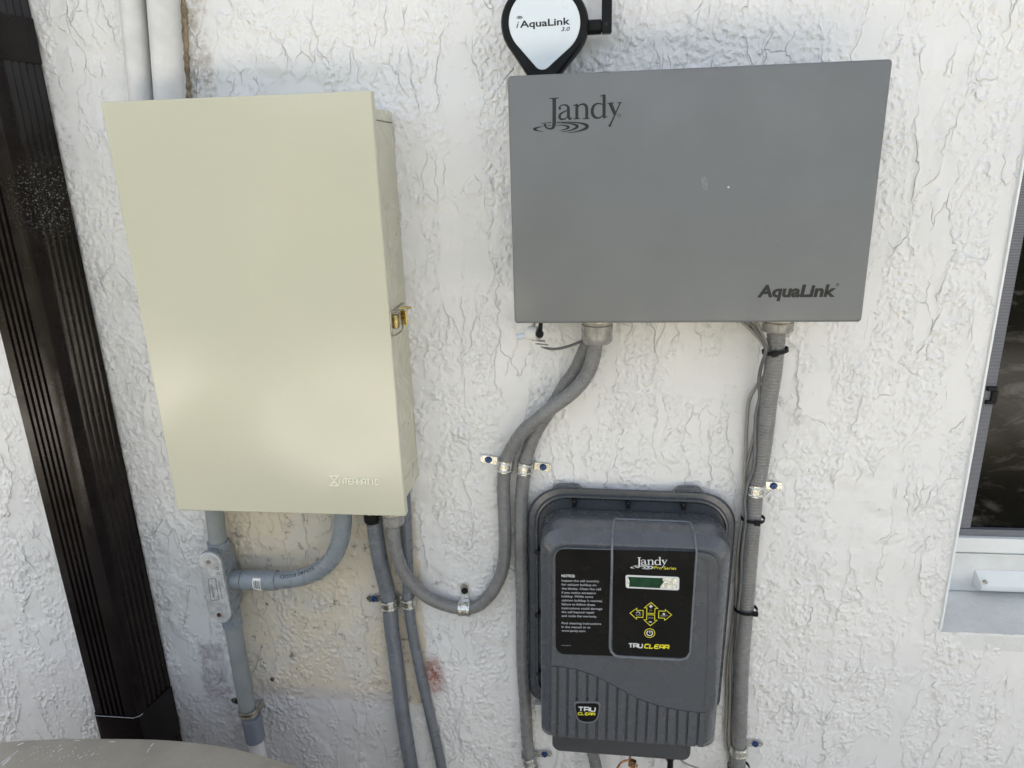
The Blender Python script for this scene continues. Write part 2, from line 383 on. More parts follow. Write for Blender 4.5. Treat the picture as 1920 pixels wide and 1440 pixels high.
    c = g.mix(g.math('MULTIPLY', boxm(x0, x1, z0-.5, z1+.004, .006), .55), c, (.50, .49, .50))
    # red-brown stain beside the thin conduit, grey ghost of an old patch, pinkish mark
    q = at(812, 1268); rx = g.math('MULTIPLY', g.math('ADD', Xe, -q[0]), 40.0); rz = g.math('MULTIPLY', g.math('ADD', Ze, -q[2]), 20.0)
    rr = g.math('SQRT', g.math('ADD', g.math('MULTIPLY', rx, rx), g.math('MULTIPLY', rz, rz)))
    c = g.mix(g.math('MULTIPLY', g.ramp(rr, .35, 1.1, 1, 0), g.ramp(g.noise(P, 120, 4, .7), .38, .62, .45, 1)), c, (.33, .15, .12))
    x0, x1, z0, z1 = reg((386, 1310), (416, 1208))
    c = g.mix(g.math('MULTIPLY', boxm(x0, x1, z0, z1, .004), g.ramp(g.noise(P, 50, 4, .7), .35, .65, .25, .8)), c, (.36, .33, .35))
    # brown drip beside the upper pipes
    x0, x1, z0, z1 = reg((340, 185), (358, -150))
    c = g.mix(g.math('MULTIPLY', boxm(x0, x1, z0, z1, .005), g.ramp(g.noise(P, 60, 5, .75), .42, .66, .05, .7)), c, (.33, .28, .21))
    x0, x1, z0, z1 = reg((350, 190), (400, 120))
    c = g.mix(g.math('MULTIPLY', boxm(x0, x1, z0, z1, .012), g.ramp(g.noise(P, 150, 5, .75), .5, .65, 0, .7)), c, (.22, .2, .18))
    # dark mottling along the downspout
    c = g.mix(g.math('MULTIPLY', boxm(-.775, -.745, .3, 1.8, .008), g.ramp(g.noise(P, 110, 5, .75), .5, .7, 0, .6)), c, (.30, .29, .28))
    g.L(c, bs.inputs['Base Color'])
    bs.inputs['Roughness'].default_value = .36; bs.inputs['Specular IOR Level'].default_value = .5
    return mt
M['stucco'] = stucco('painted_stucco')
mt = M['cabinet']; nt = mt.node_tree; g = N(nt); bs = nt.nodes['Principled BSDF']; P_ = g.wpos()
b0 = bs.inputs['Normal'].links[0].from_node
bl = g.new('ShaderNodeBump'); g.L(g.noise(P_, 4.0, 1, .4), bl.inputs['Height']); bl.inputs['Strength'].default_value = 1; bl.inputs['Distance'].default_value = .012
g.L(bl.outputs[0], b0.inputs['Normal'])

# ------------------------------------------------------------------ the place
gm = pmat('concrete_slab', (.46, .42, .36), .85, vary=.15, vscale=3, bscale=120, bamt=.001)
g_ = MB().box((-30, -1.5, -.2), (30, 0.3, 0)).build('ground', gm); tag(g_, kind='structure')
tag(MB().box((-30, -60, -.25), (30, -1.5, -.02)).build('added_lawn', pmat('added_lawn_grass', (.17, .155, .10), .8, vary=.35, vscale=5, bscale=90, bamt=.01)), kind='structure')  # unseen ground cover, added so reflections in black parts stay dark
pv = pmat('reflection_paving', (.62, .59, .54), .8, vary=.1, vscale=4)
for x0_, x1_ in ((-4.2, -2.75), (-1.95, -.6), (.3, 2.2), (2.3, 4.6), (4.7, 8.0)):  # unseen slabs added for bright patches in the cabinet door's reflections
    tag(MB().box((x0_, -4.4, -.05), (x1_, -2.55, .015)).build('added_paving', pv), kind='structure')
em = pmat('eave_paint', (.6, .6, .58), .7, vary=.04)
WX0, WX1, WZ0, WZ1 = .535, 1.50, .787, 2.05
def make_added_hedge():  # out-of-view planting added to darken reflections and front light
    rng = np.random.default_rng(3); n = 26000
    x = rng.uniform(-6, 6, n); z = rng.uniform(.1, 1, n)**.8; top = 1.95+.25*np.sin(x*1.7)+.2*np.sin(x*4.1+1)+rng.normal(0, .06, n)
    z = z*top; y = -4.7-rng.uniform(0, 1, n)**1.5*.5+.1*np.sin(x*6+z*5)
    gap = np.sin(x*2.3+.7)*np.sin(z*3.1+x)+.5*np.sin(x*7+z*5); keep = (gap < .9) & (((x+2.8)/.7)**2+((z-1.25)/.35)**2 > 1)  # oval gap opened for a bright patch in the door's reflection
    c = np.stack([x, y, z], 1)[keep]; m_ = len(c)
    u = rng.normal(size=(m_, 3)); u /= np.linalg.norm(u, axis=1)[:, None]; v = np.cross(u, rng.normal(size=(m_, 3))); v /= np.linalg.norm(v, axis=1)[:, None]
    L = rng.uniform(.04, .08, m_)[:, None]
    V = np.stack([c-u*L, c+v*L*.4, c+u*L, c-v*L*.4], 1).reshape(-1, 3)
    me = bpy.data.meshes.new('added_foliage'); me.from_pydata(V.tolist(), [], np.arange(4*m_).reshape(-1, 4).tolist()); me.materials.append(pmat('added_hedge_leaf', (.06, .09, .035), .5, vary=.5, vscale=8))
    root = thing('added_hedge', 'unseen leafy screen added to darken reflections and light from the front', 'added_hedge', (0, -4.9, 0))
    o = bpy.data.objects.new('added_foliage', me); COL.objects.link(o); place(o, (0, 0, 0), root)
    tr = MB()
    for k in range(14):
        xx = -5.6+k*.86+random.uniform(-.1, .1); tr.tube(spline([(xx, -4.95, 0), (xx+.04, -4.9, .6), (xx-.05, -4.95, 1.3), (xx, -4.9, 1.7)], .2), .03, 8)
    tr.build('branches', pmat('bark', (.16, .12, .09), .9, vary=.3), root)
make_added_hedge()
def make_wall():
    fx = np.arange(-1.36, .82, .0020); fz = np.arange(.30, 1.80, .0020)
    xs = np.r_[np.arange(-5, -1.4, .08), fx, np.arange(.9, 5.01, .08)]
    zs = np.r_[np.arange(0, .26, .06), fz, np.arange(1.86, 2.71, .06)]
    xs[np.argmin(abs(xs-WX0))] = WX0; zs[np.argmin(abs(zs-WZ0))] = WZ0
    i1 = np.argmin(abs(xs-WX1)); xs[i1] = WX1; j1 = np.argmin(abs(zs-WZ1)); zs[j1] = WZ1
    nx, nz = len(xs), len(zs)
    co = np.zeros((nz, nx, 3), np.float32); co[:, :, 0] = xs; co[:, :, 2] = zs[:, None]
    # slightly rounded, rough arris round the window opening
    j, i = np.meshgrid(np.arange(nz-1), np.arange(nx-1), indexing='ij')
    cx = (xs[i]+xs[i+1])/2; cz = (zs[j]+zs[j+1])/2
    keep = ~((cx > WX0) & (cx < WX1) & (cz > WZ0) & (cz < WZ1)); j, i = j[keep], i[keep]
    q = np.stack([j*nx+i, j*nx+i+1, (j+1)*nx+i+1, (j+1)*nx+i], 1).astype(np.int32)
    me = bpy.data.meshes.new('stucco_face'); me.vertices.add(nx*nz); me.vertices.foreach_set('co', co.ravel())
    me.loops.add(q.size); me.loops.foreach_set('vertex_index', q.ravel()); me.polygons.add(len(q))
    me.polygons.foreach_set('loop_start', np.arange(0, q.size, 4, dtype=np.int32))
    me.update(calc_edges=True); me.polygons.foreach_set('use_smooth', np.ones(len(q), bool))
    me.materials.append(M['stucco'])
    root = thing('stucco_wall', 'white painted stucco house wall with trowelled texture and a bare buff patch', 'wall', (0, 0, 0))
    o = bpy.data.objects.new('stucco_face', me); COL.objects.link(o); place(o, (0, 0, 0), root)
    rv = MB()     # plaster returns of the window opening, with a smooth corner bead
    rv.box((WX0-.004, .0012, WZ0-.03), (WX0, .19, WZ1+.004)); rv.box((WX1, .0012, WZ0-.03), (WX1+.004, .19, WZ1+.004)); rv.box((WX0, .0012, WZ1), (WX1, .19, WZ1+.004))
    rv.build('window_reveal', pmat('reveal_paint', (.7, .7, .69), .5, vary=.05, bscale=300, bamt=.0006), root)
    bd = MB().box((WX0-.003, -.0022, WZ0+.004), (WX0+.0006, .004, WZ1)); bd.build('corner_bead', M['frame_white'], root, bevel=.0012)
    return root
make_wall()
tag(MB().box((-5, -.30, 2.72), (5, .3, 2.86)).build('eave', em), 'painted roof eave projecting over the stucco wall', 'eave')

# ------------------------------------------------------------------ window
def make_window():
    R = .112
    root = thing('window', 'white framed window with dark insect screen, set back in the wall right of the grey box', 'window', (WX0, R, WZ0))
    def z_at(py): return at(1850, py, -R)[2]
    zf1, zf0 = z_at(1003), z_at(1030); zb = z_at(1108)
    # sill ledge of painted plaster
    sm = pmat('sill_paint', (.68, .69, .68), .6, vary=.07, vscale=15, bscale=200, bamt=.0012, dust=.8, dustcol=(.36, .36, .33), dscale=110)
    MB().add([(WX0, .001, WZ0-.004), (WX1, .001, WZ0-.004), (WX1, R+.02, WZ0+.003), (WX0, R+.02, WZ0+.003), (WX0, .001, WZ0-.03), (WX1, .001, WZ0-.03), (WX1, R+.02, WZ0-.03), (WX0, R+.02, WZ0-.03)],
             [(0, 1, 2, 3), (7, 6, 5, 4), (0, 4, 5, 1), (1, 5, 6, 2), (2, 6, 7, 3), (3, 7, 4, 0)]).build('sill', sm, root)
    MB().box((WX0+.002, R, WZ0+.0035), (WX1-.002, R+.03, zf0-.004)).build('lower_panel', pmat('panel_white', (.70, .72, .73), .45, vary=.05, vscale=20, dust=.5, dustcol=(.42, .4, .34), dscale=90), root, bevel=.001)
    MB().box((WX0+.002, R-.004, zf0-.010), (WX1-.002, R+.002, zf0-.0065)).build('ledge', M['frame_white'], root, bevel=.0008)
    MB().box((WX0+.002, R-.012, zf0), (WX1-.002, R+.03, zf1)).build('frame', M['frame_white'], root, bevel=.002)
    MB().box((WX0+.002, R-.012, WZ1-.04), (WX1-.002, R+.03, WZ1-.002)).build('frame', M['frame_white'], root, bevel=.002)
    # woven border of the insect screen
    mt, nt, bs, out = nodes('screen_weave'); g = N(nt); P = g.wpos()
    sp = g.new('ShaderNodeSeparateXYZ'); g.L(P, sp.inputs[0])
    wz = g.math('SINE', g.math('MULTIPLY', sp.outputs[2], 2*math.pi/.0022)); wx = g.math('SINE', g.math('MULTIPLY', sp.outputs[0], 2*math.pi/.0022))
    c = g.mix(g.ramp(g.math('ADD', wz, g.math('MULTIPLY', wx, .35)), -1, 1), (.10, .105, .125), (.26, .265, .29)); g.L(c, bs.inputs['Base Color']); bs.inputs['Roughness'].default_value = .6
    g.L(g.bump(wz, .6, .0006), bs.inputs['Normal'])
    BX = at(1842, 850, -R)[0]
    MB().box((WX0+.002, R-.004, zf1+.014), (BX, R+.004, WZ1-.04)).build('screen_border', mt, root)
    MB().box((WX0+.002, R-.004, zf1), (WX1-.002, R+.004, zf1+.012)).build('screen_border', mt, root)
    MB().box((WX1-.03, R-.004, zf1+.014), (WX1-.002, R+.004, WZ1-.04)).build('screen_border', mt, root)
    # dark screened glass
    mt, nt, bs, out = nodes('screened_glass'); g = N(nt); P = g.wpos()
    c = g.mix(g.ramp(g.noise(g.vmul(P, (1, 1, 2.2)), 14, 5, .7, .8), .5, .75), (.004, .004, .0035), (.07, .066, .06))
    g.L(c, bs.inputs['Base Color']); bs.inputs['Roughness'].default_value = .10; bs.inputs['Specular IOR Level'].default_value = .16
    MB().box((BX, R+.004, zf1+.012), (WX1-.03, R+.008, WZ1-.04)).build('glass', mt, root)
    # black pull clip
    d = -R+.006
    cl = MB()
    for a, b in (((1851, 725), (1869, 733)), ((1860, 733), (1868, 753)), ((1848, 751), (1866, 758))):
        p, q = at(*a, d), at(*b, d); cl.box((p[0], R-.008, p[2]), (q[0], R-.002, q[2]))
    cl.build('screen_clip', M['black_plastic'], root, bevel=.001)
    # sloping white bracket bar on the lower panel
    a, b = at(1836, 1076, -R+.015), at(1836, 1106, -R+.015)
    x0 = a[0]; z1 = a[2]; z0 = b[2]
    MB().add([(x0, R, z0), (WX1-.05, R, z0), (WX1-.05, R-.018, z0), (x0+.006, R-.018, z0), (x0+.006, R-.018, z0+.010), (WX1-.05, R-.018, z0+.010), (WX1-.05, R, z1), (x0, R, z1)],
             [(0, 1, 2, 3), (3, 2, 5, 4), (4, 5, 6, 7), (0, 3, 4, 7), (1, 6, 5, 2), (0, 7, 6, 1)]).build('bracket_bar', M['frame_white'], root, bevel=.0015)
    q = at(1848, 1092, -R+.019); MB().cyl(q+np.array([0, .004, 0]), q+np.array([0, -.0015, 0]), .0028, 16).build('screw', M['steel_dull'], root)
make_window()

# ------------------------------------------------------------------ downspout
def make_downspout():
    fx0, fx1, D = -.862, -.779, .082; bx0, bx1 = -.858, -.766
    zt, zb = 2.72, .16
    root = thing('downspout', 'dark bronze ribbed metal downspout at the left edge', 'downspout', (-.82, -.04, zb))
    def prof(grow=0.0, ribs=True):
        P = []
        w = fx1-fx0
        # front face, left to right, with five narrow grooves
        P.append((fx0-grow, -D+.004)); P.append((fx0+.004, -D-grow))
        if ribs:
            for k in range(5):
                c = fx0+.020+k*.0092
                P += [(c-.0026, -D), (c-.0016, -D+.0034), (c+.0010, -D+.0034), (c+.0022, -D)]
        P += [(fx1-.007, -D-grow), (fx1-.002+grow, -D+.002), (fx1+grow, -D+.008)]
        # right side face, wider shallow flutes, running back to the wall
        if ribs:
            for k in range(5):
                y = -D+.020+k*.0112; xx = fx1+(bx1-fx1)*(y+D)/D
                P += [(xx, y), (xx-.0030, y+.0025), (xx-.0030, y+.0055), (xx, y+.008)]
        P += [(bx1+grow, -.004), (bx0-grow, -.004)]
        return P
    def ext(P, z0, z1, steps=2):
        return MB().loft([[(x, y, z) for x, y in P] for z in np.linspace(z0, z1, steps)])
    ext(prof(), zb, zt).build('pipe', M['bronze'], root, smooth=True, auto=25)
    zt1 = at(20, 10, D)[2]; zt0 = at(20, 105, D)[2]
    ext(prof(.0022, False), zt0, zt1).build('joint_band', M['bronze'], root, bevel=.0008)
    z1 = at(190, 1340, D)[2]
    ext(prof(.0022, False), z1-.10, z1).build('joint_band', M['bronze'], root, bevel=.0008)
    # pale scratched rim of the lower band
    P = prof(.0034, False)[1:-1]
    rim = MB().tube([(x, y, z1+.0003) for x, y in P[:-1]], .00055, 8)
    rim.build('band_edge', pmat('worn_edge', (.32, .32, .33), .5, vary=.3, vscale=200), root)
make_downspout()

# ------------------------------------------------------------------ upper painted pipes
def straight_pipe(name, label, a, b, r, mat, cat='pipe', group=None):
    o = MB().tube(resample([a, b], .02), r, 28).build(name, mat, smooth=True); tag(o, label, cat, group); return o
def ext_line(p, q, z):
    t = (z-p[2])/(q[2]-p[2]); return p+(q-p)*t
p, q = at(248, 0, .017), at(266, 187, .017)
straight_pipe('painted_pipe', 'white painted pipe on the wall above the beige cabinet, left of the pair', ext_line(p, q, 2.7), ext_line(p, q, 1.56), .0165, M['white_pipe'])
p, q = at(305, 0, .022), at(318, 187, .022)
straight_pipe('painted_pipe', 'thicker white painted pipe above the beige cabinet, beside the brown caulk line', ext_line(p, q, 2.7), ext_line(p, q, 1.56), .0195, M['white_pipe'])
ck = MB(); p, q = at(343, 0, .003), at(352, 187, .003)
pts = resample([ext_line(p, q, 2.0), ext_line(p, q, 1.57)], .004)
ck.tube([a+np.array([random.uniform(-.001, .001), 0, 0]) for a in pts], [.0042+random.uniform(-.0012, .0012) for _ in pts], 10)
tag(ck.build('caulk_bead', M['caulk'], smooth=True), 'brown crusty caulk bead running down beside the thicker painted pipe', 'caulk')
a, b = at(330, 0, .006), at(343, 187, .006)
tag(MB().tube([x+np.array([random.uniform(-.0004, .0004), 0, 0]) for x in resample([ext_line(a, b, 2.7), ext_line(a, b, 1.57)], .01)], .0065, 12).build('painted_cable', M['white_pipe'], smooth=True), 'thin white painted cable between thick painted pipe and brown caulk', 'cable')

# ------------------------------------------------------------------ beige cabinet
def make_cabinet():
    x0, x1, z0, z1 = -.6216, -.2695, 1.0150, 1.5880
    bx0, bx1, bz0, bz1 = -.612, -.2725, 1.0335, 1.5700
    root = thing('electrical_cabinet', 'tall beige metal electrical cabinet with glossy door and embossed maker name', 'electrical cabinet', (-.445, 0, 1.03))
    MB().box((bx0, -.086, bz0), (bx1, -.0005, bz1)).build('body', M['cabinet_side'], root, bevel=.0025)
    door = MB(); door.box((x0, -.101, z0), (x1, -.0865, z1)); do = door.build('door', M['cabinet'], root, bevel=.0022, seg=3)
    # folded return lip under and above the door
    # seams and embossing on the right side
    mseam = pmat('dark_seam', (.09, .085, .06), .7, vary=0)
    zs = at_x(704, 224, bx1)[2]
    MB().box((bx1-.001, -.080, zs-.0012), (bx1+.0004, -.006, zs)).build('seam', mseam, root)
    def bead(P, r=.0011):
        return MB().tube([np.array(p) for p in P], r, 8).build('embossed_line', M['cabinet_side'], root, smooth=True)
    a, b, c = at_x(763, 863, bx1), at_x(777, 846, bx1), at_x(770, 760, bx1)
    bead([(bx1, -.06, a[2]-.004), (bx1, -.022, a[2]-.004), (bx1, -.020, a[2]), (bx1, -.020, a[2]+.075)])
    bead([(bx1, -.082, bz0+.030), (bx1, -.004, bz0+.030)], .0013)
    # staple latch with brass padlock piece
    la = thing_part = None
    P = lambda px, py, x=bx1: at_x(px, py, x)
    def lp(px, py, dx): q = P(px, py, bx1+dx); return q
    A, B = lp(729, 578, .001), lp(766, 612, .001)
    zc = at_x(740, 595, bx1)[2]
    latch = MB().box((bx1, -.082, zc-.012), (bx1+.0022, -.022, zc+.012)).build('latch_plate', M['steel_dull'], root, bevel=.0008)
    wire = [(x1+.001, -.097, zc+.014), (bx1+.010, -.096, zc+.0135), (bx1+.012, -.088, zc+.013), (bx1+.012, -.070, zc+.012)]
    w2 = [(x1+.001, -.099, zc+.014), (x1+.0015, -.099, zc-.016), (bx1+.010, -.088, zc-.0175), (bx1+.012, -.074, zc-.014), (bx1+.012, -.066, zc-.004)]
    MB().tube(spline(w2, .002), .0012, 8).tube(spline(wire, .002), .0012, 8).build('wire_loop', M['steel_dull'], latch, smooth=True)
    MB().cyl((bx1+.006, -.087, zc-.010), (bx1+.006, -.087, zc+.008), .0058, 20).build('barrel', pmat('aged_brass', (.30, .25, .12), .3, metal=1, vary=.3, vscale=150), latch, bevel=.001)
    MB().box((bx1+.0075, -.064, zc-.012), (bx1+.0155, -.060, zc+.009)).build('brass_tab', M['brass'], latch, bevel=.0006)
    MB().tube(spline([(bx1+.002, -.050, zc+.008), (bx1+.010, -.044, zc+.0095), (bx1+.016, -.038, zc+.008), (bx1+.010, -.034, zc+.006)], .001), .0011, 8).build('cotter_pin', M['brass'], latch, smooth=True)
    # embossed maker name
    d = .101
    techno('NTERMATIC', lambda x, y: (x, y), (637.5, 906.5), (711, 907.5), 10.0, M['emboss'], d-.0001, do, w=.20, gap=.22, name='raised_lettering', th=.0014)
    hg = MB(); X = lambda x, y: (at(x, y, d)[0], at(x, y, d)[2])
    hg.stroke([X(618, 892), X(635.5, 892)], .0018, d+.0008, th=.001)
    hg.stroke([X(618, 910), X(635.5, 910)], .0018, d+.0008, th=.001)
    hg.stroke([X(620, 892.5), X(634, 909.5)], .0016, d+.0009, th=.001)
    hg.stroke([X(634, 892.5), X(620, 909.5)], .0016, d+.0010, th=.001)
    hg.stroke([X(623, 904), X(631, 904)], .0014, d+.0011, th=.001)
    hg.build('raised_emblem', M['emboss'], do)
    # connectors under the cabinet
    return root
cabinet = make_cabinet()

# ------------------------------------------------------------------ logo strokes (serif word mark with ripples)
LOGO = [  # (points, widths) in logo units
 ([(515, 207), (517, 300), (517, 450), (516, 600), (510, 660), (488, 700), (440, 710), (395, 697), (366, 655)], [52, 54, 54, 54, 50, 34, 22, 22, 30]),
 ([(345, 640), (356, 648), (372, 648), (384, 640)], [16, 34, 34, 16]),
 ([(435, 214), (515, 216), (592, 203)], [8, 18, 8]), ([(478, 222), (515, 230), (555, 220)], [6, 34, 6]),
 ([(588, 372), (600, 376), (616, 376), (626, 368)], [18, 34, 34, 16]),
 ([(596, 366), (615, 340), (655, 322), (700, 322), (735, 342), (748, 385), (748, 520)], [14, 14, 14, 20, 30, 42, 44]),
 ([(748, 505), (768, 545), (788, 550), (806, 522)], [44, 34, 18, 8]),
 ([(735, 408), (680, 432), (625, 465), (604, 505), (615, 545), (655, 556), (700, 545), (738, 508)], [12, 18, 28, 40, 34, 22, 16, 12]),
 ([(824, 336), (895, 308)], [6, 18]), ([(886, 312), (886, 430), (886, 545)], [42, 44, 44]),
 ([(900, 358), (925, 328), (965, 310), (1010, 312), (1040, 345), (1048, 400), (1048, 540)], [14, 16, 20, 30, 40, 44, 44]),
 ([(826, 549), (886, 546), (940, 545)], [8, 16, 8]), ([(982, 546), (1048, 544), (1098, 541)], [8, 16, 8]),
 ([(1332, 155), (1332, 300), (1332, 515)], [42, 46, 46]), ([(1268, 178), (1345, 158)], [8, 22]), ([(1312, 530), (1388, 515)], [22, 8]),
 ([(1318, 320), (1270, 300), (1215, 300), (1165, 335), (1140, 400), (1145, 470), (1180, 520), (1230, 535), (1280, 520), (1318, 485)], [10, 16, 20, 34, 44, 44, 36, 24, 16, 10]),
 ([(1386, 294), (1440, 292), (1496, 289)], [8, 18, 8]), ([(1436, 296), (1474, 390), (1514, 480)], [52, 50, 44]),
 ([(1548, 287), (1590, 285), (1622, 278)], [6, 14, 6]), ([(1600, 286), (1555, 380), (1510, 480), (1460, 590), (1436, 640)], [16, 16, 18, 20, 24]),
 ([(1404, 655), (1415, 658), (1432, 656), (1442, 645)], [16, 32, 32, 16]),
 ([(555, 609), (700, 603), (850, 607), (960, 622), (1030, 645), (1056, 672), (1030, 705), (960, 735), (850, 762), (740, 778)], [12, 12, 14, 22, 40, 50, 40, 22, 10, 3]),
 ([(640, 618), (760, 625), (850, 642), (895, 670), (860, 705), (770, 740), (640, 765)], [4, 10, 24, 40, 28, 12, 3]),
 ([(552, 653), (640, 651), (710, 663), (752, 686), (715, 712), (615, 740)], [6, 10, 20, 32, 16, 3]),
 ([(300, 624), (380, 616), (470, 611)], [3, 6, 10]), ([(405, 660), (468, 656)], [7, 7]),
 ([(328, 672), (255, 688), (192, 716), (245, 742), (335, 756)], [4, 14, 34, 12, 3]),
]
def dense(P, Wd, k=5):
    if len(P) < 4: return P, Wd
    Q = [np.array((x, y, w), float) for (x, y), w in zip(P, Wd)]; Q = [2*Q[0]-Q[1]]+Q+[2*Q[-1]-Q[-2]]; out = []
    for i in range(1, len(Q)-2):
        a, b, c, d = Q[i-1:i+3]
        for j in range(k):
            t = j/k; out.append(.5*((2*b)+(c-a)*t+(2*a-5*b+4*c-d)*t*t+(3*b-a-3*c+d)*t**3))
    out.append(Q[-2]); return [(o[0], o[1]) for o in out], [max(1, o[2]) for o in out]
def word_mark(mapf, d, mat, parent, reg=True):
    o0 = np.array(mapf(0, 0)); sc = (np.linalg.norm(np.array(mapf(1000, 0))-o0)+np.linalg.norm(np.array(mapf(0, 1000))-o0))/2000
    mb = MB()
    for k, (P, Wd) in enumerate(LOGO):
        P, Wd = dense(P, Wd)
        mb.stroke([mapf(*p) for p in P], [w*sc*1.08+sc*3 for w in Wd], d+.0001+.00001*k, th=.0001+.00001*k)
    if reg: mb.stroke([mapf(1580+26*math.cos(t), 495+26*math.sin(t)) for t in np.linspace(0, 2*math.pi, 20, endpoint=False)], 5*sc, d+.0004, closed=True, th=.0004)
    mb.build('word_mark', mat, parent)

# ------------------------------------------------------------------ grey box
def make_greybox():
    x0, x1, z0, z1 = -.1000, .3165, 1.3062, 1.5940
    root = thing('control_box', 'wide grey wall mounted pool automation box with black lettering', 'control box', (.11, 0, z0))
    MB().box((x0+.006, -.095, z0+.006), (x1-.006, -.0005, z1-.006)).build('body', M['greybox'], root, bevel=.003)
    # lid: shallow pan with slight draft
    def ring(i, d, r): return [(x, -d, z) for x, z in rrect(x0+i, x1-i, z0+i, z1-i, r, 5)]
    lid = MB().loft([ring(.0005, .093, .004), ring(0, .110, .004), ring(0, .1275, .004), ring(.0008, .1293, .0036), ring(.003, .130, .003)]).build('lid', M['greybox'], root, smooth=True, auto=50)
    d = .130
    def mp(x, y): q = at(980+x/8.727, 160+y/8.727, d); return (q[0], q[2])
    word_mark(mp, d, M['ink'], lid)
    text('lettering', 'AquaLink', (1419.5, 556.5), (1566, 555.5), 22.5, d, M['ink'], lid, bold=.042, shear=.12)
    c = at(1570.5, 533.5, d); mb = MB(); mb.stroke([(c[0]+.0014*math.cos(t), c[2]+.0014*math.sin(t)) for t in np.linspace(0, 2*math.pi, 16, endpoint=False)], .0005, d+.0002, closed=True); mb.build('registered_mark', M['ink'], lid)
    # pale scuffs on the lid
    for (px, py, w, h) in ((1321, 343, 6, 17), (1366, 351, 2.2, 2.5), (1457, 452, 3, 2)):
        q = [at(px+w*math.cos(t)+h*.12*math.sin(t), py+h*math.sin(t)*.8, d) for t in np.linspace(0, 2*math.pi, 14, endpoint=False)]
        MB().prism([(p[0], p[2]) for p in q], d-.0002, d+.00008).build('scuff', pmat('scuff', (.172, .185, .190) if px != 1366 else (.5, .5, .5), .6, vary=.2, vscale=400), lid)
    return root
greybox = make_greybox()

# ------------------------------------------------------------------ antenna module above the box
def make_antenna():
    D = .048
    cx, cy, R = 1021, 42, 83
    root = thing('wireless_module', 'black rimmed teardrop wireless module with white face and antenna above the grey box', 'antenna', at(cx, 120, 0))
    def tear(r, tip_y, tr, n=40):
        # circle of radius r joined by tangents to a small circle at the tip
        d = tip_y-tr-cy; a = math.asin(max(-1, min(1, (r-tr)/d))); out = []
        for k in range(n+1):
            t = -a+(math.pi+2*a)*k/n; out.append((cx+r*math.cos(t), cy-r*math.sin(t)))
        for k in range(13):
            t = math.pi+a+(math.pi-2*a)*k/12; out.append((cx-4+tr*math.cos(t), tip_y-tr-tr*math.sin(t)))
        return out
    def ring(r, ty, tr, dep, dep2=None):
        return [(lambda q: (q[0], -(dep2 if dep2 is not None else dep), q[2]))(at(x, y, dep)) for x, y in tear(r, ty, tr)]
    rr = lambda s, ty, tr, dep: [(q[0], -dep, q[2]) for q in [at(x, y, D) for x, y in tear(s, ty, tr)]]
    MB().loft([rr(R*.93, 158, 26, .0), rr(R*.95, 159, 26, .014)]).build('back_plate', M['offwhite'], root, smooth=True)
    MB().loft([rr(R*.955, 159, 26, .014), rr(R*.985, 161, 27, .018), rr(R, 163, 28, .030), rr(R, 163, 28, .042), rr(R-3, 160, 26, .047), rr(R-7, 156, 24, .0485), rr(R-13, 150, 22, .048)]).build('housing', M['black_plastic'], root, smooth=True, auto=30)
    fp = MB().loft([rr(67, 131, 16, .0475), rr(67, 131, 16, .0487), rr(66.3, 130.3, 15.5, .0492)]).build('faceplate', M['white_plate'], root, smooth=True, auto=40)
    d = .0492
    text('lettering', 'AquaLink', (975, 52.0), (1069, 45.5), 13.5, d, M['ink'], fp, bold=.022)
    text('lettering', 'i', (968, 52.6), (973.5, 52.2), 13, d, M['ink'], fp, bold=.01, shear=.35)
    text('lettering', '3.0', (1052, 58.5), (1068.7, 57.5), 7.6, d, M['ink'], fp, bold=.015, shear=.25)
    mb = MB()
    for k, r in enumerate((2.6, 4.6, 6.6)):
        mb.stroke([(lambda q: (q[0], q[2]))(at(974.5+r*math.cos(t), 37-r*math.sin(t), d)) for t in np.linspace(math.radians(30), math.radians(150), 9)], .0007, d+.0002+.00003*k)
    mb.build('signal_arcs', M['ink'], fp)
    # side arm and paddle antenna
    z = at(1115, 51, .03)[2]; a = at(1100, 51, .03); b = at(1129, 51, .03)
    MB().cyl((a[0]-.012, -.03, z), (b[0]-.001, -.03, z), .0085, 28).build('antenna_arm', M['black_plastic'], root, bevel=.0008)
    MB().cyl((b[0]-.0015, -.03, z), (b[0]+.001, -.03, z), .0065, 24).build('antenna_collar', M['black_plastic'], root)
    p0, p1 = at(1128, 62, .037), at(1147, 62, .037)
    pts = rrect(p0[0], p1[0], p0[2], p0[2]+.150, .0022, 4)
    pad = MB().prism(pts, .022, .038).build('antenna_paddle', M['black_plastic'], root, bevel=.0018)
    q = at(1137, 45, .038); MB().cyl((q[0], -.037, q[2]), (q[0], -.0386, q[2]), .0021, 14).build('pivot', M['screw_dark'], pad)
make_antenna()

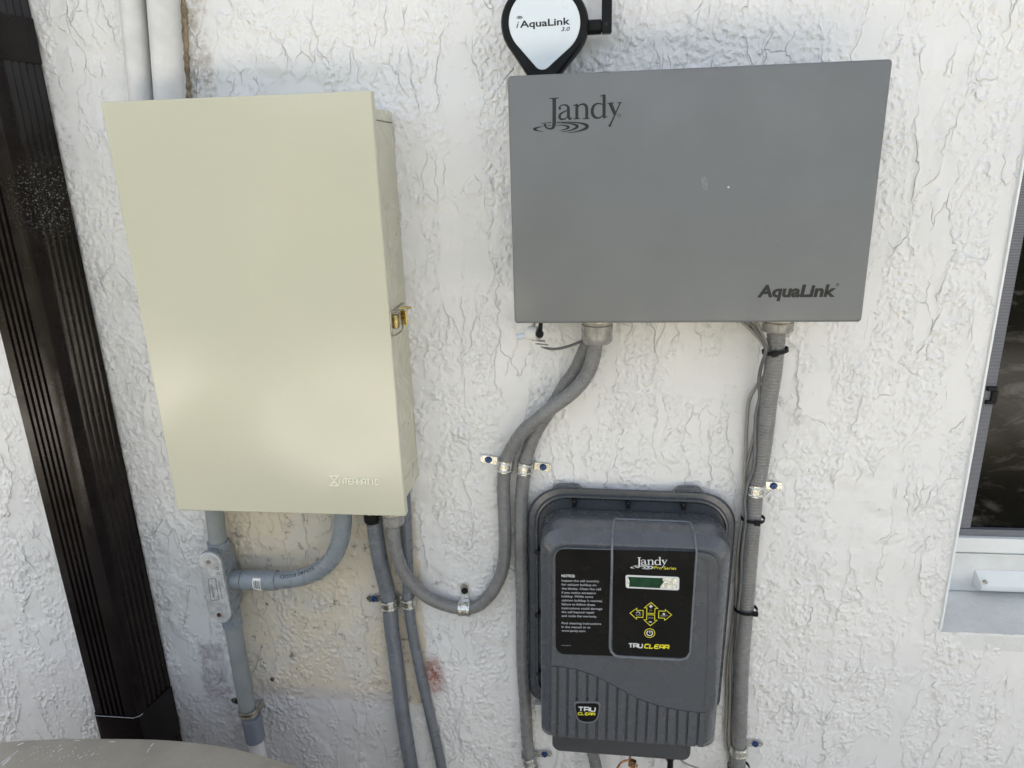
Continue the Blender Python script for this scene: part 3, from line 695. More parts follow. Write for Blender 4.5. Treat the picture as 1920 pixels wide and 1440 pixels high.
# ------------------------------------------------------------------ flexible conduits
def ribbed(P, r, pitch=.0042, amp=.00022, n=20):
    P = resample(P, pitch/5); t = np.arange(len(P))*(pitch/5)
    rs = r+amp*np.sin(2*np.pi*t/pitch)
    return MB().tube(P, list(rs), n)
def px_path(L, d): return [at(x, y, (dd if len(t) == 0 else t[0])) for (x, y, *t), dd in ((p, d) for p in L)]
def conduit(label, L, d, r, mat='conduit', pitch=.0042, amp=.00023):
    P = spline(px_path(L, d), .004)
    root = thing('flexible_conduit', label, 'conduit', P[-1])
    ribbed(P, r, pitch, amp).build('conduit_jacket', M[mat], root, smooth=True, auto=180)
    return root, P
def fitting(root, px, py0, py1, d, r, mat='fitting', name='connector'):
    a, b = at(px, py0, d), at(px, py1, d); h = abs(a[2]-b[2])
    x, y = a[0], -d
    P = [(x, y, a[2]), (x, y, a[2]-h*.15), (x, y, a[2]-h*.18), (x, y, a[2]-h*.7), (x, y, a[2]-h*.88), (x, y, b[2]), (x, y, b[2]+.0005)]
    o = MB().tube(P, [r*.94, r*.94, r, r, r*.97, r*.82, r*.62], 36).build(name, M[mat], root, smooth=True, auto=35)
    nut = MB().tube([(x, y, a[2]+.012), (x, y, a[2]-.0005)], r*1.08, 8).build('lock_nut', M['steel_dull'], root)
ca, PA = conduit('grey flexible conduit looping from the grey box through a U bend to the beige cabinet',
  [(1119, 625, .052), (1116, 648, .052), (1112, 672, .050), (1101, 702, .047), (1080, 729, .044), (1055, 750, .042), (1030, 768, .040), (1007, 787, .036), (985, 805, .030), (966, 830, .022), (951, 858, .014), (946, 880, .0125), (944, 920, .013), (946, 970, .014), (947, 1020, .014), (942, 1068, .013), (924, 1108, .0125), (898, 1134, .012), (870, 1141, .012), (834, 1134, .014), (799, 1118, .020), (771, 1092, .028), (750, 1057, .036), (739, 1016, .042), (736, 985, .045), (735, 960, .046)], .013, .0102)
fitting(ca, 1120, 600, 643, .052, .0212)
fitting(ca, 736.5, 960, 983, .046, .0168)
cb, PB = conduit('grey flexible conduit crossing behind the looped one, down left of the charcoal controller',
  [(1112, 600, .024), (1103, 640, .024), (1092, 668, .022), (1078, 697, .020), (1060, 722, .018), (1040, 755, .014), (1022, 782, .0125), (1006, 808, .012), (994, 835, .012), (986, 862, .012), (983, 885, .012), (979, 920), (977, 970), (977, 1045), (979, 1120), (979, 1183), (980, 1252), (985, 1322), (989, 1391), (998, 1440), (1012, 1500), (1030, 1600), (1040, 1750)], .0125, .0102, pitch=.0038)
cc, PC = conduit('grey flexible conduit with tied-on cables, dropping from the right end of the grey box',
  [(1459, 600, .045), (1456, 622, .045), (1453, 659, .043), (1448, 705, .038), (1441, 750, .032), (1436, 796, .026), (1430, 842, .020), (1423, 888, .016), (1416, 920, .015), (1411, 977, .015), (1405, 1048, .015), (1398, 1140, .016), (1392, 1215, .016), (1388, 1298, .016), (1386, 1382, .0145), (1384, 1423, .0145), (1382, 1500), (1380, 1600), (1380, 1750)], .0145, .0122, pitch=.0050, amp=.00024)
fitting(cc, 1459, 598, 622, .045, .0205)
cdn, PD = conduit('thick blue-grey flexible conduit dropping straight from the beige cabinet, left of two at the strap',
  [(699, 955, .034), (702, 980, .034), (711, 1044, .026), (724, 1100, .016), (730, 1134, .014), (735, 1183, .015), (742, 1235, .016), (748.5, 1287, .017), (755, 1339, .018), (763, 1391, .02), (771, 1440, .02), (785, 1530, .02), (800, 1700, .02)], .014, .0126, mat='conduit_blue', pitch=.0048, amp=.00024)
fitting(cdn, 697.5, 958, 979, .035, .0138, mat='black_plastic')
ce, PE = conduit('thin grey flexible conduit going down from behind the beige cabinet past the red stain',
  [(757, 900, .012), (760, 950, .012), (762, 990, .012), (764, 1040, .011), (765, 1079, .0105), (766, 1129, .010), (773, 1183, .010), (783, 1235, .010), (794, 1287, .010), (806, 1339, .010), (818, 1391, .010), (828, 1440, .010), (845, 1530, .010), (870, 1700, .010)], .010, .0088, mat='conduit_blue', pitch=.0038)
cf, PF = conduit('short thin grey conduit below the charcoal controller',
  [(1108, 1400, .03), (1114, 1422, .03), (1119, 1445, .028), (1130, 1500, .02), (1140, 1650, .012)], .012, .0098)

# ------------------------------------------------------------------ pipe straps
def strap(label, px, py, d, r, tang_px, side, tab_px, width=.0185, screw='screw_blue', mat='steel'):
    c = at(px, py, d); t = at(px+tang_px[0], py+tang_px[1], d)-c; t /= np.linalg.norm(t)
    s = np.array([t[2], 0, -t[0]])*side; n = np.array([0, -1, 0.0])      # s: towards the tab, n: towards the camera
    root = thing('pipe_strap', label, 'pipe strap', c)
    R = r+.0010; th = .0011; base = .0012
    prof = []
    prof.append((-R-.0012, -d+base))
    for k in range(17):
        a = math.pi-math.pi*k/16; prof.append((R*math.cos(a), R*math.sin(a)))
    prof.append((R, -d+base+.003)); prof.append((R+.002, -d+base)); L = R+.0225; prof.append((L, -d+base))
    mb = MB(); hw = width/2
    for i in range(len(prof)-1):
        a, b = np.array(prof[i]), np.array(prof[i+1]); tt = (b-a)/np.linalg.norm(b-a); nn = np.array([-tt[1], tt[0]]);
        if i < len(prof): nn = nn
        A, B = a-.0002*tt, b+.0002*tt
        w = hw if i < 18 else .0062
        q = []
        for p in (A, B, B+nn*th, A+nn*th):
            q.append(p)
        vs = [c+s*p[0]+n*p[1]+t*w for p in q]+[c+s*p[0]+n*p[1]-t*w for p in q]
        mb.add(vs, [(0, 1, 2, 3), (7, 6, 5, 4), (0, 4, 5, 1), (1, 5, 6, 2), (2, 6, 7, 3), (3, 7, 4, 0)])
    # stiffening ridges across the crown
    for off in (-.32, .32):
        pts = [c+s*(R+th)*math.cos(a)+n*(R+th)*math.sin(a)+t*off*width for a in np.linspace(math.radians(18), math.radians(162), 17)]
        mb.tube(pts, .0011, 8)
    # rounded end of the tab
    e = c+s*L+n*(-d+base+th/2); mb.tube([e-n*(th/2+.0001), e+n*(th/2+.0001)], .0063, 20)
    mb.build('band', M[mat], root, smooth=True, auto=35)
    h = c+s*(R+.0160)+n*(-d+base+th)
    sc = MB().tube([h, h+n*.0008], .0056, 20).tube([h+n*.0006, h+n*.0038], .0045, 6)
    so_ = sc.build('screw', M[screw], root, bevel=.0004)
    MB().tube([h+n*.0032, h+n*.0039], .0013, 8).build('socket', M['screw_dark'], so_)
    return root
strap('zinc strap fastened at its left, holding the looped conduit below the grey box', 947, 872, .0125, .0102, (-3, 25), 1, 0)
strap('zinc strap fastened at its right, holding the inner conduit above the charcoal controller', 984, 876, .012, .0102, (-3, 25), -1, 0)
strap('zinc strap with upright tab holding the bottom of the U bend', 871, 1141, .012, .0102, (25, 1), -1, 0, screw='screw_dark')
strap('zinc strap with blue screw at its right, on the cable-laden conduit right of the controller', 1416, 916, .0148, .0122, (-3, 25), -1, 0)
strap('zinc strap low on the cable-laden conduit, near the bottom right of the controller', 1385, 1404, .0145, .0122, (-1, 25), -1, 0)
strap('dark screwed strap on the thick conduit below the beige cabinet', 729.5, 1130, .014, .0126, (4, 25), 1, 0)
strap('zinc strap on the thin conduit, right of the thick conduit strap', 766, 1129, .010, .0088, (3, 25), 1, 0)
strap('zinc strap with blue screw at the bottom edge, left below the charcoal controller', 992, 1424, .0125, .0102, (5, 25), -1, 0)

# ------------------------------------------------------------------ cables along the right conduit
def cable(label, L, r=.0023, mat='cable', name='cable', group=None):
    P = spline(px_path(L, .02), .004)
    o = MB().tube(P, r, 10).build(name, M[mat], smooth=True); tag(o, label, 'cable', group); return o
cable('thin dark grey cable hanging in a shallow S close beside the right conduit',
  [(1402, 600, .05), (1420, 622, .052), (1434, 645, .055), (1436, 659, .056), (1427, 688, .040), (1423, 714, .034), (1424.5, 743, .032), (1418, 773, .030), (1415.5, 807, .028), (1415, 853, .028), (1411, 883, .026), (1402.5, 905, .024), (1396, 940, .024), (1398, 973, .026), (1394, 1007, .022), (1390, 1048, .022), (1389, 1090, .022), (1384, 1140, .024), (1382, 1173, .020), (1378, 1227, .018), (1380, 1277, .02), (1375, 1340, .018), (1377, 1402, .018), (1382, 1440, .018), (1378, 1600, .02)], .0025, 'cable_dark')
cable('thin light grey cable bowing out furthest left of the right conduit below the grey box',
  [(1388, 600, .045), (1412, 622, .046), (1432, 645, .048), (1438, 670, .034), (1434, 702, .022), (1419, 723, .014), (1405, 750, .010), (1400.6, 785, .009), (1398, 842, .010), (1395, 905, .012), (1393, 965, .014), (1386, 1015, .014), (1382, 1069, .014), (1380, 1132, .016), (1379, 1182, .014), (1370, 1236, .010), (1369, 1319, .010), (1367, 1382, .010), (1374, 1436, .012), (1374, 1600, .012)], .0026)
cable('pale grey cable lying against the wall behind the tied bundle of the right conduit',
  [(1416, 600, .048), (1426, 622, .050), (1437, 648, .052), (1439, 680, .030), (1428, 750, .010), (1414, 815, .010), (1406, 850, .010), (1399, 880, .010), (1397, 930, .010), (1395, 965, .012), (1387, 1030, .008), (1380, 1100, .008), (1378, 1140, .010), (1370, 1200, .008), (1364, 1260, .006), (1362, 1340, .006), (1360, 1394, .006), (1368, 1436, .008), (1368, 1600, .01)], .0026)
cable('short grey cable from the white probe holder to the left connector of the grey box',
  [(1008, 642, .046), (1018, 650, .046), (1036, 654.5, .046), (1062, 650.5, .044), (1096, 637, .038), (1106, 625, .034)], .0020, 'cable_dark')
cable('thin pale cable leaving the bottom right of the controller towards the right conduit',
  [(1262, 1404, .05), (1280, 1428, .045), (1312, 1442, .03), (1345, 1460, .012), (1365, 1500, .012)], .0016)

def tie(label, px, py, d, r, tpx, head_dx, stretch=1.25, shift=0.0):
    c = at(px, py, d); t = at(px+tpx[0], py+tpx[1], d)-c; t /= np.linalg.norm(t); s = np.array([t[2], 0, -t[0]])
    root = thing('cable_tie', label, 'cable tie', c)
    pts = [c-s*shift+s*math.cos(a)*r*stretch+np.array([0, -1, 0])*math.sin(a)*(r+.0012) for a in np.linspace(0, 2*math.pi, 33)]
    mb = MB()
    rings = []
    for p in pts[:-1]:
        o = p-(c-s*shift); o /= np.linalg.norm(o)
        rings.append([p+t*.0024, p+t*.0024+o*.0012, p-t*.0024+o*.0012, p-t*.0024])
    rings.append(rings[0]); mb.loft(rings, False, False)
    mb.build('band', M['black_plastic'], root, smooth=True, auto=30)
    h = c-s*shift+s*head_dx+np.array([0, -1, 0])*(math.sqrt(max(0, 1-(head_dx/(r*stretch))**2))*(r+.0012)+.002)
    hd = MB().obox(h, s*.0042, t*.0036, np.array([0, .0024, 0])).build('head', M['black_plastic'], root, bevel=.0006)
tie('black cable tie just under the right end of the grey box', 1449, 658, .045, .0128, (2, 25), -.004*-1, 1.25, .003)
tie('black cable tie just below the strap beside the controller top', 1407, 971, .0165, .0130, (-3, 25), -.003, 1.25, .0035)
tie('black cable tie halfway down beside the controller keypad', 1393, 1141, .0175, .0130, (-3, 25), -.012, 1.30, .004)
tie('black cable tie at the bottom edge around right conduit and cables', 1380, 1437, .016, .0130, (-1, 25), .004, 1.3, .004)

# ------------------------------------------------------------------ probe holder under the grey box
def make_probe():
    d = .046
    root = thing('probe_holder', 'small white probe holder with black cap under the left corner of the grey box', 'probe holder', at(1005, 625, d))
    a, b = at(968, 632, d), at(994, 627, d)
    MB().tube([a, b], [.0042, .0046], 18).build('nozzle', pmat('bluish_white_plastic', (.55, .6, .66), .4, vary=.03), root, bevel=.0008)
    q = at(1003, 625, d); MB().tube(resample([q+np.array([-.009, .004, 0]), q+np.array([.006, -.004, 0])], .002), .0102, 24).build('collar', M['offwhite'], root, bevel=.0015)
    e = at(1010, 640, d+.004); MB().obox(e, (.009, 0, -.001), (0, .006, 0), (0, 0, .0012)).obox(e+np.array([.004, 0, -.005]), (.009, 0, -.001), (0, .005, 0), (0, 0, .0010)).build('clip', M['offwhite'], root, bevel=.0005)
    f = at(1012, 627, d+.012); MB().tube([f+np.array([0, .006, 0]), f+np.array([0, -.002, 0])], .0052, 20).build('cap', M['black_plastic'], root, bevel=.001)
    g1, g2 = at(1014, 603, d+.008), at(1013, 622, d+.008); MB().obox((g1+g2)/2, (.0028, 0, 0), (0, .003, 0), (g2-g1)/2).build('cap_strap', M['black_plastic'], root)
    h1, h2 = at(1002, 603, d), at(999, 614, d); MB().tube([h1, h2], .0022, 10).build('stem', M['cable'], root)
make_probe()

# ------------------------------------------------------------------ rigid pvc run with conduit body
def make_rigid():
    r = .0143
    # upright pipe from cabinet to the body
    a, b = at(402, 950, .028), at(409, 1030, .028); 
    root = thing('tee_fitting', 'grey tee fitting in the upright PVC run with light cast cover plate and two screws', 'conduit body', at(410, 1105, 0))
    d = .060
    c0, c1 = at(392.5, 1057, d), at(411, 1150, d)          # centres of the round ends of the cover
    ax = (c1-c0)/np.linalg.norm(c1-c0); sd_ = np.array([-ax[2], 0, ax[0]])
    def capsule(R, grow, dep):
        P = []
        for cc_, s0 in ((c0, 1), (c1, -1)):
            for k in range(13):
                t = math.pi*k/12; v = sd_*math.cos(t)*s0*R-ax*math.sin(t)*s0*R
                P.append((cc_[0]+v[0], -dep, cc_[2]+v[2]))
        return P
    R = .0184
    MB().loft([capsule(R*.75, 0, .006), capsule(R*.98, 0, .016), capsule(R*1.0, 0, .040), capsule(R*1.04, 0, .048), capsule(R*1.10, 0, .050), capsule(R*1.10, 0, .0555)]).build('housing', M['pvc'], root, smooth=True, auto=35)
    cov = MB().loft([capsule(R*1.04, 0, .0555), capsule(R*1.04, 0, .0590), capsule(R*.98, 0, .0600)]).build('cover', M['cover_plate'], root, smooth=True, auto=35)
    MB().stroke([(p[0], p[2]) for p in capsule(R*.90, 0, 0)], .0008, .0606, closed=True, th=.0006).build('cover_rim', M['cover_plate'], cov)
    for k, cc_ in enumerate((c0, c1)):
        cc_ = cc_+ax*(-.004 if k == 0 else .002)
        MB().tube([(cc_[0], -.0598, cc_[2]), (cc_[0], -.0612, cc_[2])], .0062, 20).build('boss', M['cover_plate'], cov, bevel=.0004)
        MB().tube([(cc_[0], -.0608, cc_[2]), (cc_[0], -.0626, cc_[2])], .0036, 16).build('screw', M['rust'] if k else M['steel_dull'], cov, bevel=.0004)
    # cast lettering: vertical
    def vtext(body, pc, w, h, off):
        cu = bpy.data.curves.new('t', 'FONT'); cu.body = body; cu.size = 1; cu.offset = .01; cu.align_x = 'CENTER'; cu.align_y = 'CENTER'; cu.resolution_u = 2
        o = bpy.data.objects.new('t', cu); COL.objects.link(o); dg = bpy.context.evaluated_depsgraph_get(); dg.update()
        me = bpy.data.meshes.new_from_object(o.evaluated_get(dg)); bpy.data.objects.remove(o)
        co = np.empty(len(me.vertices)*3); me.vertices.foreach_get('co', co); co = co.reshape(-1, 3)
        co[:, 0] *= w/np.ptp(co[:, 0]); co[:, 1] *= h/np.ptp(co[:, 1])
        u = -ax; v = -sd_        # reading upwards
        P = pc+co[:, :1]*u+co[:, 1:2]*(-v if False else np.array([u[2]*-1, 0, u[0]]))
        P[:, 1] = -.0604; c = (P.min(0)+P.max(0))/2
        me.vertices.foreach_set('co', (P-c).ravel()); me.update(); me.materials.clear(); me.materials.append(M['cast_ink']); me.name = 'cast_lettering'
        o = bpy.data.objects.new('cast_lettering', me); COL.objects.link(o); place(o, c, cov)
    M['cast_ink'] = pmat('dark_cast_lettering', (.13, .13, .15), .6, vary=0)  # dark flat tone for the cast letters and marks
    mid = (c0+c1)/2
    vtext('3/4"', mid+sd_*.0075+ax*.012 if False else at(384.8, 1119, .0604), .0085, .0035, 0)
    vtext('Raybar', at(398.5, 1108, .0604), .024, .0055, 0)
    vtext('CAT.NO.PVC', at(413.5, 1106, .0604), .034, .0030, 0)
    fr = [at(390, 1086, .0604), at(404, 1084.5, .0604), at(410.5, 1124, .0604), at(396, 1127, .0604)]
    MB().stroke([(p[0], p[2]) for p in fr], .0006, .0606, closed=True).build('cast_frame', M['cast_ink'], cov)
    for (px, py) in ((407, 1066), (409.5, 1075)):
        q = at(px, py, .0604); MB().stroke([(q[0]+.0022*math.cos(t), q[2]+.0022*math.sin(t)) for t in np.linspace(0, 6.283, 14, endpoint=False)], .0008, .0606, closed=True).build('cast_mark', M['cast_ink'], cov)
    # hubs of the body
    def hub(P, r_, nm='hub', mat='pvc', par=root): return MB().tube(P, r_, 32).build(nm, M[mat], par, smooth=True, auto=40, bevel=.0008)
    t0, t1 = at(408.5, 1014, .026), at(414, 1044, .026); hub([t0, t1], .0172)
    b0, b1 = at(430, 1140, .026), at(437, 1172, .026); hub([b0, b1], .0166)
    h0, h1 = at(424, 1086, .034), at(456, 1087, .034); hub([h0, h1], .0162)
    # straight pipes
    up = MB().tube(resample([at(398, 925, .026), at(409, 1016, .026)], .01), r, 28).build('rigid_conduit', M['pvc_old'], smooth=True)
    tag(up, 'weathered grey upright PVC pipe between beige cabinet and tee fitting', 'conduit')
    lo = MB().tube(resample([at(436, 1168, .026), at(468, 1350, .024)], .01), r, 28).build('rigid_conduit', M['pvc_old'], smooth=True)
    tag(lo, 'weathered grey upright PVC pipe below the tee fitting', 'conduit')
    cp = MB().tube([at(471, 1343, .024), at(479, 1386, .024)], .0168, 32).build('pipe_coupling', M['pvc_blue'], smooth=True, auto=40, bevel=.001)
    tag(cp, 'blue-grey coupling at the foot of the upright PVC pipe', 'pipe coupling')
    wp = MB().tube(resample([at(477.5, 1380, .024), at(490, 1440, .024), at(520, 1600, .024)], .01), .0136, 28).build('white_pipe', M['white_pipe'], smooth=True)
    tag(wp, 'white painted pipe continuing below the blue-grey coupling', 'pipe')
    # elbow into the cabinet
    P = spline([at(500, 1088, .034), at(530, 1087, .034), at(562, 1083, .034), (at(595, 1071, .035)), at(621, 1049, .037), at(636, 1019, .040), at(642, 985, .042), at(643, 950, .043)], .006)
    el = thing('conduit_elbow', 'grey PVC elbow sweeping from tee fitting up into the beige cabinet', 'conduit', P[0])
    MB().tube(P, r, 32).build('bend', M['pvc'], el, smooth=True)
    MB().tube([at(457, 1087.5, .034), at(520, 1088, .034)], .0166, 32).build('coupling', M['pvc'], el, smooth=True, auto=40, bevel=.0008)
    # barcode sticker wrapped on the coupling
    a_, b_ = at(471.5, 1087, .0508), at(486.5, 1087.3, .0508)
    def patch(x0, x1, t0, t1, rr_, nm, mat, par):
        c_ = at(490, 1087.5, .034); mb = MB(); vs = []
        for x in (x0, x1):
            for k in range(7):
                t = math.radians(t0+(t1-t0)*k/6); vs.append((x, c_[1]-rr_*math.cos(t), c_[2]+rr_*math.sin(t)))
        mb.add(vs, [(k, k+7, k+8, k+1) for k in range(6)]); return mb.build(nm, mat, par, smooth=True)
    st = patch(a_[0], b_[0], -48, 42, .0169, 'sticker', pmat('sticker_paper', (.72, .72, .7), .6, vary=.05), el)
    xs_ = a_[0]+.0022
    for w in (.0009, .0004, .0012, .0005, .0009, .0004, .0012):
        patch(xs_, xs_+w, -20, 28, .01702, 'barcode_bar', M['ink'], st); xs_ += w+.00075
    # printing along the elbow
    for ch, (px, py), an in zip('SCH40RIGID', [(600, 1050), (591, 1058), (582, 1064), (573, 1068), (565, 1071), (553, 1074), (545, 1075.5), (538, 1076.5), (531, 1077), (523.5, 1077.5)], (220, 215, 205, 200, 195, 190, 186, 184, 182, 180)):
        pass
    cu = bpy.data.curves.new('t', 'FONT'); cu.body = 'SCH40 RIGID'; cu.size = 1; cu.offset = .005; cu.resolution_u = 2
    o = bpy.data.objects.new('t', cu); COL.objects.link(o); dg = bpy.context.evaluated_depsgraph_get(); dg.update()
    me = bpy.data.meshes.new_from_object(o.evaluated_get(dg)); bpy.data.objects.remove(o)
    co = np.empty(len(me.vertices)*3); me.vertices.foreach_get('co', co); co = co.reshape(-1, 3)
    u = co[:, 0]/np.ptp(co[:, 0])*.070; w = co[:, 1]/.729*.0062
    Pr = np.array(P); s_ = np.r_[0, np.cumsum(np.linalg.norm(np.diff(Pr, axis=0), axis=1))]
    start = .100                                                # text reads back towards the body (upside down)
    out = []
    for ui, wi in zip(u, w):
        sarc = start-ui; c_ = np.array([np.interp(sarc, s_, Pr[:, k]) for k in range(3)]); c2 = np.array([np.interp(sarc+.003, s_, Pr[:, k]) for k in range(3)])
        t = (c2-c_)/np.linalg.norm(c2-c_); side = np.array([-t[2], 0, t[0]]); side /= np.linalg.norm(side)
        ang = math.radians(62)-wi/r
        out.append(c_+(r+.00025)*(math.cos(ang)*np.array([0, -1, 0])+math.sin(ang)*side))
    out = np.array(out); c_ = (out.min(0)+out.max(0))/2
    me.vertices.foreach_set('co', (out-c_).ravel()); me.update(); me.materials.clear(); me.materials.append(M['ink']); me.name = 'pipe_printing'
    o = bpy.data.objects.new('pipe_printing', me); COL.objects.link(o); place(o, c_, el)
    s = strap('dull metal strap around the upright PVC pipe just above the blue-grey coupling', 466.5, 1332, .024, .0146, (5, 26), 1, 0, width=.013, screw='screw_dark', mat='steel_dull')
make_rigid()

# ------------------------------------------------------------------ charcoal controller
def make_controller():
    root = thing('chlorinator_controller', 'charcoal pool chlorinator controller with black keypad panel and ribbed lower cover', 'controller', at(1180, 1400, 0))
    TH = math.radians(-.8); O = at(1180, 1180, .1)
    def rot(P):
        out = []
        for p in P:
            x, z = p[0]-O[0], p[2]-O[2]; out.append((O[0]+x*math.cos(TH)-z*math.sin(TH), p[1], O[2]+x*math.sin(TH)+z*math.cos(TH)))
        return out
    def ring(l, r, t, b, dep, rad, real=None):
        dd = dep if real is None else real
        x0, x1 = at(l, 1150, dep)[0], at(r, 1150, dep)[0]; z1, z0 = at(1180, t, dep)[2], at(1180, b, dep)[2]
        return rot([(x, -dd, z) for x, z in rrect(x0, x1, z0, z1, rad, 8)])
    RF = (.055, .055, .03, .03)
    fl = MB().loft([ring(993, 1364, 919, 1326, .003, RF), ring(992, 1365, 918, 1327, .012, RF), ring(995, 1362, 921, 1324, .0155, RF), ring(1003, 1354, 930, 1318, .0165, (.05, .05, .028, .028)),
                    ring(1006, 1352, 934, 1316, .022, (.048, .048, .026, .026)), ring(1009, 1349, 937, 1312, .0225, (.046, .046, .025, .025)), ring(1011, 1347, 940, 1310, .014, (.044, .044, .024, .024)), ring(1016, 1342, 946, 1306, .014, (.042, .042, .022, .022))])
    fo = fl.build('back_flange', M['device'], root, smooth=True, auto=30)
    for (l, r, t) in ((1042, 1086, 910), (1270, 1312, 914)):
        q = [at(l-10, t+12, .012), at(l, t+2, .012), at(l+5, t, .012), at(r-5, t, .012), at(r, t+2, .012), at(r+10, t+12, .012)]
        MB().prism([(p[0], p[2]) for p in q], .003, .0125).build('mounting_ear', M['device'], root, bevel=.0015)
    # main cover
    co = MB().loft([ring(1017, 1349, 958, 1372, .014, (.040, .040, .02, .02)), ring(1015, 1352, 960, 1376, .034, (.040, .040, .02, .02)), ring(1015, 1357, 980, 1384, .070, (.036, .036, .02, .02)),
                    ring(1014, 1359, 996, 1390, .0925, (.032, .032, .018, .018)), ring(1015, 1358, 999, 1390, .0945, (.031, .031, .017, .017)), ring(1030, 1346, 1021, 1388, .1095, (.024, .024, .014, .014)), ring(1032, 1344, 1024, 1386, .1105, (.022, .022, .012, .012)), ring(1036, 1338, 1030, 1384, .1105, (.02, .02, .01, .01))])
    cov = co.build('cover', M['device'], root, smooth=True, auto=22)
    C3 = lambda x, y: (1000+x/5.333, 1220+y/5.333)
    curve = [(178, 153), (245, 160), (340, 172), (440, 190), (540, 225), (640, 265), (740, 315), (840, 370), (940, 425), (1040, 478), (1140, 515), (1240, 548), (1340, 572), (1440, 592), (1560, 610), (1660, 618), (1712, 616)]
    top = [(1342, 1300), (1344, 1200), (1346, 1100), (1347, 1062), (1342, 1047), (1330, 1040), (1316, 1037), (1200, 1032), (1062, 1027), (1050, 1029), (1041, 1036), (1036, 1050), (1035, 1130)]
    pl = MB().prism_px([C3(*p) for p in curve[::1]]+[(1340, 1335-5)]+top, .108, .1155)
    plate = pl.build('upper_cover_plate', M['device'], cov, bevel=.0012)
    # recessed channel line on the right of the face
    MB().stroke([(at(x, y, .1156)[0], at(x, y, .1156)[2]) for x, y in ((1311, 1046), (1322, 1050), (1328, 1064), (1327, 1200), (1321, 1330))], .0011, .1159, th=.0004).build('channel_edge', M['device_dark'], cov)
    # ribs
    gx = [(245, 158), (343, 172), (437, 190), (540, 223), (640, 262), (740, 312), (840, 368), (940, 424), (1040, 476), (1140, 514), (1240, 546), (1340, 570), (1440, 590), (1545, 607), (1655, 616)]
    bx = [236, 337, 434, 534, 630, 727, 826, 922, 1020, 1120, 1222, 1325, 1428, 1526, 1632]
    def ymid(x): return np.interp(x, [p[0] for p in curve], [p[1] for p in curve])
    def ybot(x): return 862+(x-236)*(962-862)/(1632-236)
    edges_t = [178]+[p[0] for p in gx]+[1712]; edges_b = [178]+bx+[1700]
    for k in range(len(edges_t)-1):
        g0, g1 = (12, 12)
        tl, tr = edges_t[k]+(g0 if k else 0), edges_t[k+1]-g1; bl, br = edges_b[k]+(g0 if k else 0), edges_b[k+1]-g1
        if k == len(edges_t)-2: tr += 13; br += 13
        P = [C3(tl, ymid(tl)+3), C3(tr, ymid(tr)+3), C3(br, ybot(br)), C3(bl, ybot(bl))]
        if k == 0: P = [C3(182, 160), C3(tr, ymid(tr)+3), C3(br, ybot(br)), C3(200, 848), C3(176, 800)]
        MB().prism_px(P, .109, .1150).build('rib', M['device'], cov, bevel=.0005, seg=2)
    # black label panels
    d = .1155
    C2 = lambda x, y: (1020+x/6.4, 1020+y/6.4)
    def corner(poly):      # polygon with rounded marked corners -> dense list
        out = []
        for i, p in enumerate(poly):
            if len(p) == 2: out.append(p)
            else:
                x, y, r = p; a = np.array(poly[i-1][:2], float); b = np.array(poly[(i+1) % len(poly)][:2], float); c = np.array([x, y], float)
                u = (a-c)/np.linalg.norm(a-c); v = (b-c)/np.linalg.norm(b-c); s, e = c+u*r, c+v*r
                for k in range(9):
                    t = k/8; out.append(tuple((1-t)**2*s+2*t*(1-t)*c+t*t*e))
        return out
    L = corner([(136, 60, 120), (800, 75), (782, 1240), (800, 1300), (840, 1345), (140, 1320, 120)])
    MB().prism_px([C2(*p) for p in L], d-.0005, d+.0004).build('notice_panel', M['panel'], cov)
    Rr = corner([(833, 72), (1815, 100), (1738, 1372, 100), (820, 1328, 95)])
    kp = MB().prism_px([C2(*p) for p in Rr], d-.0005, d+.0010).build('keypad_panel', M['panel'], cov)
    # raised bead framing the keypad and running up over the top edge
    X = lambda x, y, dd: at(x, y, dd)
    def surf(px, dd, up=.0005):
        py = float(np.interp(dd, [.034, .070, .0925, .0945, .1095, .1105], [960, 980, 996, 999, 1021, 1024]))
        p = at(1180, py, dd); x = at(px, py, dd)[0]; u, w = x-O[0], p[2]-O[2]
        return np.array([x, -dd-up, O[2]+u*math.sin(TH)+w*math.cos(TH)+up])
    bead = [surf(1158, .0595), surf(1153, .0605), surf(1151, .066), surf(1150, .080), surf(1149, .092), surf(1148.5, .097), surf(1148, .103), surf(1148.0, .1085), X(1147.5, 1034, .1160)]
    bead += [X(*C2(815, 300), .1162), X(*C2(800, 700), .1162), X(*C2(790, 1230), .1162), X(*C2(805, 1290), .1162), X(*C2(850, 1340), .1162), X(*C2(920, 1352), .1162), X(*C2(1300, 1372), .1162), X(*C2(1640, 1388), .1162), X(*C2(1715, 1365), .1162), X(*C2(1752, 1300), .1162)]
    M['bead'] = pmat('light_charcoal', (.135, .148, .170), .32, vary=.05)
    MB().tube(bead, .0019, 8).build('keypad_bead', M['bead'], cov, smooth=True)
    bead2 = [X(*C2(1752, 1300), .1160), X(*C2(1790, 700), .1160), X(*C2(1832, 100), .1160), surf(1305, .1085), surf(1304, .103), surf(1303, .097), surf(1302, .092), surf(1299, .080), surf(1296, .066), surf(1293, .0605), surf(1285, .0595), surf(1158, .0595)]
    MB().tube(bead2, .0016, 8).build('keypad_bead', M['bead'], cov, smooth=True)
    # display
    dk = d+.0010
    def q2(P): return [C2(*p) for p in P]
    fr = corner([(978, 372, 30), (1625, 398, 30), (1622, 558, 30), (982, 528, 30)])
    MB().prism_px(q2(fr), dk-.0004, dk+.0006).build('display_frame', M['white_ink'], kp)
    MB().prism_px(q2([(1002, 394), (1605, 418), (1600, 540), (1006, 512)]), dk, dk+.0009).build('display', M['lcd'], kp)
